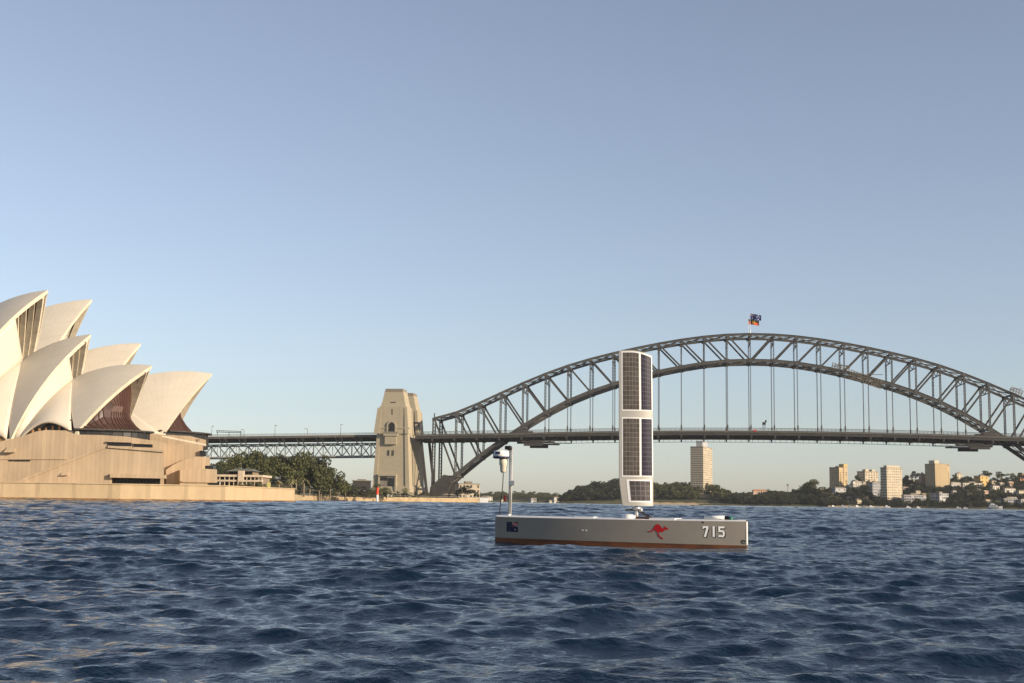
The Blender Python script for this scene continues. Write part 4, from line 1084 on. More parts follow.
def panel(u0, u1, z0, z1, m_, fr, sides=(-1, 1), follow=False):
    for sg in sides:
        b = MB(); U = np.linspace(u0, u1, 9); ztop = (lambda u: z1 + (wz_top(u) - wz_top(.3)) * (1 if follow else 0))
        b.grid([[wp(u, z, sg, .010) for z in (z0, ztop(u))] for u in U])
        o = b.build('solar_panel', m_, wing, smooth=True)
        ul = o.data.uv_layers.new(name='UVMap'); vals = [(i / 8, j) for i in range(9) for j in (0, 1)]
        for l in o.data.loops: ul.data[l.index].uv = vals[l.vertex_index]
        b = MB(); fu, fz = fr / CH, fr
        U2 = np.linspace(u0 - fu, u1 + fu, 11); 
        b.grid([[wp(u, z, sg, .006) for z in (z0 - fz, ztop(u) + fz)] for u in U2])
        b.grid([[wp(u, z, sg, .006) for u in U2] for z in (z0 - fz, z0 - fz)]); b.build('panel_frame', M['white'], o, smooth=True)
Z = lambda py: (505.5 - py) / (505.5 - 351) * WH
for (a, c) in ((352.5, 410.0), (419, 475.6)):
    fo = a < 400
    panel(.10, .57, Z(c), Z(a), M['cell_warm_refl'], .035, follow=fo); panel(.635, .965, Z(c), Z(a), M['cell_blue_refl'], .026, follow=fo)
panel(.27, .90, Z(500.5), Z(481), M['cell_small'], .04)
b = MB()
for sg in (-1, 1): b.grid([[wp(u, z, sg, .006) for z in (Z(501.8), Z(479.5))] for u in (.19, .27)])
b.build('panel_tape', M['white'], wing)
# pivot and fairing under the wing
b = MB(); b.tube([(.0, 0, -.44), (.0, 0, .02)], .05, 12); b.tube([(0, 0, -.1), (0, 0, -.03)], .13, 14); b.tube([(.1, -.06, -.16), (.1, -.06, -.06)], .05, 10); b.build('pivot', M['alu'], wing, smooth=True)
b = MB(); b.bar((.05, -.05, -.12), (.42, -.1, -.34), .04); b.bar((.05, .05, -.12), (.42, .1, -.34), .04); b.bar((-.05, 0, -.1), (-.3, 0, -.12), .05); b.build('stay', M['black'], wing)
b = MB(); b.lathe((lx - .18, -.12, sheer(lx) + .0), [(.19, 0), (.19, .05), (.165, .10), (.11, .135), (.001, .15)], 20); b.build('satellite_dome', M['white'], boat, smooth=True)
b = MB(); b.lathe((lx + .12, .02, sheer(lx)), [(.2, 0), (.19, .05), (.13, .08)], 18); b.build('pivot_base', M['black'], boat)
# white tube and green bow light
b = MB(); b.tube([(2.42, -.02, sheer(2.6) + .085), (2.96, -.02, sheer(2.9) + .085)], .055, 12); t_ = b.build('deck_tube', M['white'], boat, smooth=True)
b = MB(); b.tube([(2.96, -.02, sheer(2.9) + .085), (3.06, -.02, sheer(3) + .085)], .052, 12); b.span((2.5, -.05, sheer(2.5) - .02), (2.9, .02, sheer(2.9) + .035)); b.build('end_cap', M['black'], t_)
b = MB(); b.lathe((3.12, -.02, sheer(3.1)), [(.06, 0), (.06, .11), (.001, .13)], 12); b.box((3.2, -.02, sheer(3.1) + .03), (.2, .06, .05)); b.build('bow_light', mat('green_lens', (.015, .14, .10), .3, .1, 3, spec=.6), boat)
#@@PART5
# ------------------------------------------------------------------ near shore to the left of the bridge
def slab(name, pts, z, dz=8.0, mt='soil', kind='structure', label=None, cat=None):
    b = MB(); b.prism([np.array([x, y, z - dz]) for x, y in pts], (0, 0, dz)); o = b.build(name, M[mt]); tag(o, label, cat, kind=kind); return o
def Gp(px, Y): return (gx(px, Y), Y)
slab('point_land', [Gp(150, 640), Gp(296, 720), Gp(330, 886), Gp(476, 944), Gp(478, 990), Gp(470, 1110), Gp(60, 1200), Gp(60, 660)], 2.6)
gy0 = lambda px: float(np.interp(px, [180, 290, 300, 330, 400, 480], [660, 720, 750, 890, 912, 945]))
# rising ground under the trees
b = MB(); P = []
for i, px in enumerate(np.linspace(180, 480, 40)):
    hgt = 11 * math.exp(-((px - 275) / 45) ** 2) + 3.5 * math.exp(-((px - 365) / 40) ** 2)
    row = [(*Gp(px, Y), 2.5 + hgt * f) for Y, f in ((gy0(px), 0), (gy0(px) + 40, .5), (gy0(px) + 90, 1), (1060, .8), (1110, 0))]
    P.append(row)
b.grid(P); tag(b.build('rising_ground', M['soil'], smooth=True), kind='structure')
def hill_z(px, Y): 
    hgt = 11 * math.exp(-((px - 275) / 45) ** 2) + 3.5 * math.exp(-((px - 365) / 40) ** 2); y0 = gy0(px)
    f = min(1, max(0, (Y - y0) / 90)); return 2.5 + hgt * f
# low stone shore wall in front of the pylon
wl = [Gp(293, 560), Gp(300, 735), Gp(330, 872), Gp(400, 898), Gp(478, 926)]
e = empty('shore_wall', (wl[2][0], wl[2][1], 0), 0, 'low sandstone shore wall below the trees and the stone pylons', 'seawall')
b = MB()
for (x0, y0), (x1, y1) in zip(wl[:-1], wl[1:]):
    o = np.array([wl[2][0], wl[2][1], 0]); p, q_ = np.array([x0, y0, -3]) - o, np.array([x1, y1, -3]) - o
    b.prism([p, q_, q_ + [0, 3, 0], p + [0, 3, 0]], (0, 0, 6.0))
b.build('wall', M['sandstone'], e)
b = MB()
for (x0, y0), (x1, y1) in zip(wl[1:-1], wl[2:]):
    p, q_ = np.array([x0, y0 + 1, 3.0]) - o, np.array([x1, y1 + 1, 3.0]) - o; b.bar(p + [0, 0, 1], q_ + [0, 0, 1], .15); n = int(np.linalg.norm(q_ - p) / 4)
    for i in range(n): c_ = p + (q_ - p) * i / n; b.bar(c_, c_ + [0, 0, 1.1], .15)
b.build('handrail', M['steel_pale'], e)
# big trees of the point: (px, top py, Y, width px)
TG = 'dark trees on the point behind the quay'
TR = [(214, 464, 700, 26), (226, 461, 720, 28), (241, 456, 735, 30), (255, 450.5, 760, 34), (268, 448, 775, 34), (282, 451.5, 765, 32), (297, 456, 770, 34), (311, 457, 785, 32), (322, 460, 790, 26), (331, 467, 800, 22),
      (262, 463, 745, 30), (284, 465, 775, 30), (302, 468, 790, 30), (320, 472, 795, 26), (246, 470, 715, 28), (337, 477, 820, 20), (346, 480, 830, 20), (230, 474, 705, 24)]
TL = ['wide dark fig tree beside the stone terraces', 'round dark tree left of the viaduct pier', 'dark spreading tree above the cafe roof', 'tall dark fig tree above the white cafe end', 'tallest dark fig tree, its top against the viaduct truss',
      'broad dark tree just right of the tallest fig', 'dense dark tree midway along the grove crest', 'dark rounded tree right of the grove middle', 'dark tree near the falling right end of the grove', 'last high tree where the grove drops to the right',
      'lower front fig tree directly behind the yellow banner', 'lower front fig tree behind the leftmost palms', 'lower front tree behind the middle palms', 'lower front tree behind the rightmost palm', 'low dark tree straight behind the cafe', 'small dark tree on the grove slope towards the pylon', 'small tree lowest on the grove slope towards the pylon', 'small dark tree between terraces and cafe']
for (px, py, Y, w), lb in zip(TR, TL):
    z0 = hill_z(px, Y) - .5; p = at(px, py, Y); h = p[2] - z0; tree('fig_tree', 'fig', (p[0], Y, z0), h * 1.16, w / FPX * Y * 1.3, lb, TG, rnd.choice(['foliage', 'foliage_dark', 'foliage']))
SH = [(345, 486, 845, 12), (354, 485, 855, 13), (363, 484, 862, 13), (371, 487, 870, 11), (380, 481, 885, 16), (387, 485, 888, 10), (402, 488, 905, 11), (414, 491, 908, 9), (350, 491, 842, 11), (361, 491, 852, 12), (334, 488, 815, 12), (327, 486, 805, 14), (424, 491, 915, 9)]
rs_ = random.Random(9)
for px in list(range(299, 372, 4)) + [398, 408, 419, 428, 436]:
    Y = gy0(px) + rs_.uniform(3, 30); SH.append((px + rs_.uniform(-2, 2), 497.2 - rs_.uniform(4, 11) * (1 if px < 372 else .6), Y, rs_.uniform(8, 15)))
for i, (px, py, Y, w) in enumerate(SH):
    z0 = hill_z(px, Y); p = at(px, py, Y); tree('shrub', 'bush', (p[0], Y, z0 - .3), max(2.0, p[2] - z0 + .3), w / FPX * Y * 1.15, 'low olive green shrub along the sandstone shore wall', 'shrubs along the shore wall', rnd.choice(['foliage', 'foliage_grey', 'foliage_dark']), 'shrub')
# palms
PL = [(291.6, 480, 724, 'slim palm just right of the seawall end, leftmost of the three tall palms'), (304, 480, 738, 'slim palm in the middle of the three tall palms before the grove'), (315.8, 480, 826, 'slim palm rightmost of the three tall palms before the grove')]
for px, py, Y, lb in PL:
    p = at(px, py, Y); palm((p[0], Y, hill_z(px, Y)), p[2] - hill_z(px, Y), 3.4, lb, 'palms along the quay and shore', .42)
for px, Y, py, lb in ((279, 430, 481, 'stubby palm near the right end of the quay promenade'), (375.5, 895, 487, 'small palm left of the pylon portal'), (405, 902, 489, 'small palm at the right foot of the front pylon'), (384, 900, 489, 'small palm in front of the pylon portal')):
    z0 = QT if Y < 500 else 2.6; p = at(px, py, Y); palm((p[0], Y, z0), p[2] - z0, 1.5 if Y < 500 else 3.0, lb, 'palms along the quay and shore', .25)
for i, (px, w) in enumerate(((239, 9), (246, 9), (252, 10), (258, 8), (262, 9))):
    Y = 398; p = at(px, 479.5, Y); tree('pandanus', 'bush', (p[0], Y, QT - .2), p[2] - QT, w / FPX * Y * 1.1, 'brownish green bushy pandanus on the quay in front of the cafe', 'pandanus on the quay', 'foliage_grey', 'plant')

# cafe pavilion on the quay
M['cafe_white'] = mat('cafe_cream', (.50, .42, .32), .7, .2, .6); CY = 425.0; co_ = np.array([gx(240, CY), CY, QT]); cf = empty('cafe_pavilion', co_, 0, 'low white cafe pavilion with grey green hipped roof beside the stone terraces', 'building')
def fr(px, py, Y=CY): return at(px, py, Y) - co_
def fbox(b, x0, y0, x1, y1, Y, d): 
    p, q_ = fr(x0, y1, Y), fr(x1, y0, Y); b.span((p[0], p[1], p[2]), (q_[0], p[1] + d, q_[2]))
b = MB(); fbox(b, 206, 476.5, 262, 490, CY + 1.5, 14); fbox(b, 228, 470.5, 253, 476.4, CY + 3, 10); b.build('wall', M['bronze_glass'] if 0 else mat('cafe_wall', (.22, .165, .115), .8, .2, .5), cf)
b = MB(); p0, p1 = fr(225.5, 471.2, CY + 1.5), fr(255, 471.2, CY + 1.5); zt = fr(240, 468.3)[2]; y1 = p0[1] + 13
b.add([p0, p1, (p1[0], y1, p1[2]), (p0[0], y1, p0[2]), (p0[0] + 2.2, p0[1] + 4, zt), (p1[0] - 2.2, p0[1] + 4, zt), (p1[0] - 2.2, y1 - 4, zt), (p0[0] + 2.2, y1 - 4, zt)], [(0, 1, 5, 4), (1, 2, 6, 5), (2, 3, 7, 6), (3, 0, 4, 7), (4, 5, 6, 7), (3, 2, 1, 0)])
b.build('roof', mat('roof_grey_green', (.17, .17, .13), .8, .15, .5), cf)
b = MB(); fbox(b, 205, 475, 263, 476.4, CY - .5, 16); fbox(b, 206, 480.2, 262, 481.2, CY - .4, 2); b.build('cornice', M['cafe_white'], cf)
for x in (206.5, 211, 219.5, 224.5, 229, 233.5, 246.5, 250.5, 254.5, 258.5, 261.8):
    b = MB(); fbox(b, x - .55, 476.4, x + .55, 490, CY - .3, .5); b.build('column', M['cafe_white'], cf)
b = MB(); fbox(b, 237.4, 470.8, 243.6, 490, CY - .8, 2); b.build('stair_tower', M['cafe_white'], cf)
for x0, x1 in ((229, 233), (233.6, 237), (244.5, 248), (248.6, 252.4)):
    b = MB(); fbox(b, x0, 472, x1, 475, CY + 2.8, .4); b.build('window', M['dark'], cf)
for x0, x1, y0, y1 in ((220.5, 224, 477, 480), (225, 228.5, 477, 480), (230, 237, 477, 480), (244.5, 253.5, 477, 480), (212, 219, 482, 488), (225, 228.5, 482, 488), (230, 236.5, 482.4, 488), (245, 250, 482.4, 488), (255, 261, 482.4, 488)):
    b = MB(); fbox(b, x0, y0, x1, y1, CY + 1.3, .4); b.build('window', M['dark'], cf)
# banner, small sheds, white wall, channel marker
def wthing(name, px, Y, z, lb, cat, group=None): return empty(name, (gx(px, Y), Y, z), 0, lb, cat, group)
e = wthing('banner', 268.3, 412, QT, 'upright yellow banner on the quay right of the cafe', 'banner')
b = MB(); b.span((-.55, -.05, .3), (.55, .05, 2.1)); b.build('cloth', mat('yellow_cloth', (.50, .46, .16), .8, .1, 1), e); b = MB(); b.tube([(-.62, 0, 0), (-.62, 0, 2.3)], .05, 6); b.build('pole', M['steel'], e)
e = wthing('shelter', 212.5, 384, QT, 'dark open shelter with white posts at the foot of the stone terraces', 'shelter')
b = MB(); b.span((-2.2, 0, 1.75), (2.2, 3, 2.0)); b.build('roof', M['granite_dark'], e); b = MB(); b.span((-2.0, 2.6, 0), (2.0, 2.9, 1.7)); b.build('back_wall', M['dark'], e)
for x in (-2, -.7, .7, 2): b = MB(); b.span((x - .09, .05, 0), (x + .09, .25, 1.74)); b.build('post', M['white'], e)
e = wthing('terrace_wall', 343, 868, 2.6, 'long low whitish wall on the shore left of the channel marker', 'wall')
b = MB(); b.span((-11, 0, 0), (11, 1, 2.0)); b.span((-8, -.2, 2.0), (7, .8, 2.7)); b.build('wall', mat('cream_wall', (.5, .42, .32), .9, .15, .4), e); b = MB(); b.span((-11.2, -.3, 2.7), (7.4, 1.2, 2.95)); b.build('coping', M['sandstone'], e)
e = wthing('shed', 361, 900, 7.5, 'small dark flat roofed shed between the grove and the pylon', 'shed')
b = MB(); b.span((-6, 0, 0), (6, 6, 6.2)); b.build('wall', M['steel_dark'], e); b = MB(); b.span((-6.6, -.6, 6.2), (6.6, 6.6, 6.8)); b.span((-3, 1, 6.8), (3, 4, 7.6)); b.build('roof', M['granite_dark'], e)
e = wthing('navigation_beacon', 377.2, 800, 0, 'red topped channel beacon on a white pile before the shore wall', 'beacon')
b = MB(); b.tube([(0, 0, -4), (0, 0, 4.2)], .75, 10); b.build('pile', M['white'], e)
zr = 4.2; b = MB(); b.tube([(0, 0, zr), (0, 0, zr + 4.4)], [.95, .8], 12); b.build('marker_body', mat('beacon_red', (.6, .06, .02), .6, .1, 1), e); b = MB(); b.tube([(0, 0, zr + 4.4), (0, 0, zr + 6)], [.3, .2], 8); b.build('lantern', M['black'], e)
e = wthing('shed', 389.5, 900, 2.6, 'tiny white kiosk on the shore wall under the pylon portal', 'kiosk')
b = MB(); b.span((-1.6, 0, 0), (1.6, 2, 2.6)); b.build('wall', M['white'], e); b = MB(); b.span((-1.9, -.3, 2.6), (1.9, 2.3, 2.9)); b.build('roof', M['steel'], e)

# ------------------------------------------------------------------ buildings
WALLS = {k: mat('render_' + k, c, .85, .08, .15) for k, c in dict(cream=(.47, .40, .29), white=(.52, .48, .42), tan=(.46, .345, .20), brown=(.20, .15, .11), grey=(.30, .30, .30), pink=(.48, .34, .26), brick=(.33, .17, .10), pale=(.40, .39, .38), ochre=(.50, .34, .13)).items()}
WINM = {}
def win_mesh(w, h):
    k = (round(w, 1), round(h, 1))
    if k not in WINM:
        b = MB(); b.box((0, 0, 0), (k[0], .16, k[1]))
        me = bpy.data.meshes.new('window'); me.from_pydata(b.v, [], b.f); me.materials.append(M['glass']); me.materials.append(M['granite_dark']); me.polygons.foreach_set('material_index', b.m); WINM[k] = me
    return WINM[k]
rw0 = random.Random(77)
def house(name, label, cat, pl, pc, pr, ptop, Y, z0, wall='cream', beta=35, cols=(4, 4), storey=3.0, roof='flat', roofm='granite_dark', win=(.55, .5), group=None, extra=None, balc=False, rows=None, pent=None):
    """box house seen on its corner: pc = corner pixel, left and right faces to pl and pr"""
    bt = math.radians(beta); cb, sb_ = math.cos(bt), math.sin(bt); x0_ = float(at(pc, ptop, Y)[0])
    kr, kl = float(at(pr, ptop, 1.0)[0]), float(at(pl, ptop, 1.0)[0])
    wr = min(90, max((kr * Y - x0_) / max(.15, cb - kr * sb_), 3.0)); wl = min(90, max((x0_ - kl * Y) / (sb_ + kl * cb), 3.0))
    c = at(pc, ptop, Y); H = c[2] - z0; e = empty(name, (c[0], Y, z0), bt, label, cat, group)
    # local x along the right face, y along the left face (away)
    b = MB(); b.span((0, 0, -16), (wr, wl, H)); 
    bw = b.build('wall', WALLS[wall], e)
    if roof == 'flat':
        b = MB(); b.span((-.35, -.35, H), (wr + .35, wl + .35, H + .5)); b.span((wr * .35, wl * .35, H + .5), (wr * .7, wl * .7, H + 2.2)); b.build('roof', M[roofm], e)
    else:
        rm = roofm if not isinstance(roofm, str) else M[roofm]; rh = min(wr, wl) * .32; b = MB(); o_ = .6
        if wr > wl: r0, r1 = (wl / 2, wl / 2), (wr - wl / 2, wl / 2)
        else: r0, r1 = (wr / 2, wr / 2), (wr / 2, wl - wr / 2)
        b.add([(-o_, -o_, H), (wr + o_, -o_, H), (wr + o_, wl + o_, H), (-o_, wl + o_, H), (*r0, H + rh), (*r1, H + rh)], [(0, 1, 5, 4), (1, 2, 5), (2, 3, 4, 5), (3, 0, 4)] if wr > wl else [(0, 1, 4), (1, 2, 5, 4), (2, 3, 5), (3, 0, 4, 5)]); b.add([(-o_, -o_, H - .02), (wr + o_, -o_, H - .02), (wr + o_, wl + o_, H - .02), (-o_, wl + o_, H - .02)], [(3, 2, 1, 0)])
        b.build('roof', rm, e)
    if pent:
        for (x0, x1, y0_, y1_, hh, wm) in pent:
            b = MB(); b.span((wr * x0, wl * y0_, H + .5), (wr * x1, wl * y1_, H + .5 + hh)); b.build('roof_house', WALLS[wm], e)
    nf = rows or max(1, int(H / storey)); sh = H / nf; wins = []
    for face, n, Ln in ((0, cols[0], wr), (1, cols[1], wl)):
        for r_ in range(nf):
            for i in range(n):
                u = (i + .5) / n * Ln; z = sh * (r_ + .55); cw = Ln / n * win[0]; chh = sh * win[1]
                wins.append((face, u, z, cw, chh))
    wins.sort(key=lambda q: (q[0], -q[2]))
    for k, (face, u, z, cw, chh) in enumerate(wins[:100]):
        if rw0.random() < .1: continue
        o = link('window', win_mesh(cw, chh), e); o.scale = (rw0.uniform(.6, 1.1), 1, rw0.uniform(.75, 1.1))
        if face == 0: o.location = (u, -.06, z)
        else: o.location = (-.06, u, z); o.rotation_euler = (0, 0, -math.pi / 2)
    if len(wins) > 100:
        b = MB()
        for face, u, z, cw, chh in wins[100:]:
            if face == 0: b.box((u, -.06, z), (cw, .16, chh))
            else: b.box((-.06, u, z), (.16, cw, chh))
        o = b.build('window', M['glass'], e); o['kind'] = 'stuff'
    if balc:
        b = MB()
        for r_ in range(nf):
            b.span((-.2, -1.1, sh * r_ - .1), (wr + .2, -.02, sh * r_ + .12)); b.span((-.2, -1.15, sh * r_ + .12), (wr + .2, -1.02, sh * r_ + 1.0))
        b.build('balconies', WALLS[wall], e)
    return e
# white building under the arch springing, with a round tree before it
house('pier_building', 'cream building with low parapet behind a round tree beneath the arch springing', 'building', 455.5, 459, 480, 484, 985, 2.6, 'cream', 12, (6, 1), 3.5, rows=3)
p = at(467, 485.5, 955); tree('round_tree', 'fig', (gx(466, 955), 955, 2.4), p[2] - 2.2, 24 / FPX * 955, 'round dark tree in front of the cream building under the arch springing', None, 'foliage_dark')
for i, px in enumerate((446, 452, 484)):
    p = at(px, 496, 950); e = wthing('boat_shed', px, 950, 2.6 if px < 480 else 1.5, ['small dark shed at the foot of the arch bearing', 'small grey shed right of the arch bearing', 'small white shed at the tip of the point'][i], 'shed')
    b = MB(); b.span((-3, 0, -2.5), (3, 4, 2.4)); b.build('wall', [M['steel_dark'], M['steel'], M['white']][i], e); b = MB(); b.prism([(-3.4, -.4, 2.4), (3.4, -.4, 2.4), (0, -.4, 3.8)], (0, 4.8, 0)); b.build('roof', M['granite_dark'], e)

# ------------------------------------------------------------------ far shores
def ridge(name, prof, Y0, Y1, Y2, cut, zb=.6):
    """ground rising from the water at Y0 to a ridge at Y1; prof = [(px, top py)], cut = metres of trees above it"""
    b = MB(); P = []; pxs = np.linspace(prof[0][0], prof[-1][0], 60); X_, T_ = zip(*prof)
    for px in pxs:
        py = np.interp(px, X_, T_); zt = max(zb + .4, at(px, py, Y1)[2] - cut)
        P.append([(gx(px, Y0), Y0, -3), (gx(px, Y0), Y0 + .5, zb + 1.0), (gx(px, (Y0 + Y1) / 2), (Y0 + Y1) / 2, zb + (zt - zb) * .55), (gx(px, Y1), Y1, zt), (gx(px, Y2), Y2, zb), (gx(px, Y2), Y2 + 3, -3)])
    b.grid(P); o = tag(b.build(name, M['soil'], smooth=True), kind='structure')
    def z(px, Y):
        py = np.interp(px, X_, T_); zt = max(zb + .4, at(px, py, Y1)[2] - cut); return float(np.interp(Y, [Y0, (Y0 + Y1) / 2, Y1, Y2], [zb + 1, zb + (zt - zb) * .55, zt, zb]))
    return z
rw = random.Random(3)
def scatter(name, z, p0, p1, Ya, Yb, n, h, w, material, label, kinds=('fig', 'bush')):
    S = []
    for i in range(n):
        px = rw.uniform(p0, p1); Y = rw.uniform(Ya, Yb)
        if name == 'green_wood' and 692 < px < 715 and Y < 1745 and rw.random() < .85: continue
        hh = rw.uniform(*h); S.append((gx(px, Y), Y, z(px, Y) - .5, hh, rw.uniform(*w)))
    wood(name, S, material, label, kinds=kinds)
farp = [(380, 494), (440, 492), (483, 491.4), (498, 490), (524, 489.4), (547, 491.5), (562, 494.5), (600, 495), (660, 496)]
zf = ridge('far_hills', farp, 2350, 2480, 2620, 11)
scatter('far_wood', zf, 385, 655, 2358, 2520, 230, (9, 14), (13, 22), M['foliage'], 'hazy wooded headland on the horizon behind the radar mast')
for i, (px, py, pw, wl_) in enumerate(((488, 497, 9, 'white'), (503, 500, 6, 'cream'), (533, 498.5, 7, 'pale'), (556, 497.5, 7, 'white'), (551, 500.5, 6, 'cream'))):
    house('waterside_house', ['white waterside house left of the radar mast on the hazy headland', 'small cream house right of the radar mast on the hazy headland', 'grey white house midway along the hazy headland', 'white house highest at the right end of the hazy headland', 'cream house at the waterline by the right end of the hazy headland'][i], 'house', px - pw / 2, px - pw / 4, px + pw / 2, py, 2350 - i, 1.2, wl_, 35, (3, 2), 3.2, 'hip', 'granite_dark', group=None)
midp = [(556, 503), (563, 499), (566, 492), (578, 485), (598, 480), (616, 476), (640, 479), (654, 482), (667, 480.5), (690, 482), (715, 483), (724, 487), (734, 494), (740, 500)]
zm = ridge('wooded_hill', midp, 1690, 1760, 1850, 12)
scatter('dark_wood', zm, 564, 622, 1700, 1775, 150, (11, 15), (13, 20), M['foliage_dark'], 'dense dark wood on the hill left of the wing sail')
scatter('green_wood', zm, 622, 732, 1705, 1775, 170, (10, 15), (12, 19), M['foliage'], 'green wood on the hill around the pale tower')
b = MB(); P = []
for px in np.linspace(650, 730, 20): P.append([(*Gp(px, 1672), -1.0), (*Gp(px, 1676), 1.3 + .8 * math.sin(px)), (*Gp(px, 1700), 3.0)])
b.grid(P); tag(b.build('rocky_shore', M['sandstone'], smooth=True), kind='structure')
house('apartment_tower', 'tall pale apartment tower rising over the wooded hill under the deck', 'tower', 690.4, 703.2, 712.2, 446.8, 1745, 3, 'cream', 70, (6, 8), 3.0, rows=25, win=(.55, .42), pent=[(0.0, .55, 0.05, .55, 7.5, 'pale')])
rp = [(700, 503), (726, 498), (735, 493), (745, 492.5), (765, 490.5), (800, 490), (822, 489), (840, 484), (870, 481), (910, 478), (960, 477), (1024, 478), (1150, 477), (1250, 482)]
zr_ = ridge('town_hill', rp, 1560, 1760, 1900, 6)
scatter('shore_wood', zr_, 732, 828, 1560, 1700, 380, (8, 13), (11, 17), M['foliage_dark'], 'long dark belt of waterside trees right of the pale tower')
scatter('green_hillside_wood', zr_, 824, 1180, 1562, 1790, 300, (5, 10), (7, 12), M['foliage'], 'olive green trees mixed into the hillside town', ('fig', 'gum', 'bush'))
scatter('hillside_wood', zr_, 824, 1180, 1561, 1790, 460, (6, 11), (8, 14), M['foliage_dark'], 'dark trees between the houses of the hillside town', ('fig', 'gum', 'bush'))
house('orange_roof_house', 'long low house with an orange tiled roof above the dark tree belt', 'house', 752, 753.5, 767, 490.5, 1640, 6, 'pink', 14, (6, 1), 3.2, 'hip', mat('orange_tiles', (.42, .17, .06), .8, .15, .5), rows=3)
scatter('waterside_wood', zr_, 826, 1120, 1557, 1576, 170, (3.5, 6.5), (6, 10), M['foliage_dark'], 'low dark trees along the waterline of the hillside town', ('bush', 'fig'))
def ty(px, pb):
    """distance on the hillside where the ground is seen at base pixel pb"""
    best = 1750.0
    for Y in np.linspace(1566, 1758, 120):
        if zr_(px, Y) > at(px, pb, Y)[2]: return float(Y)
    return float(best)
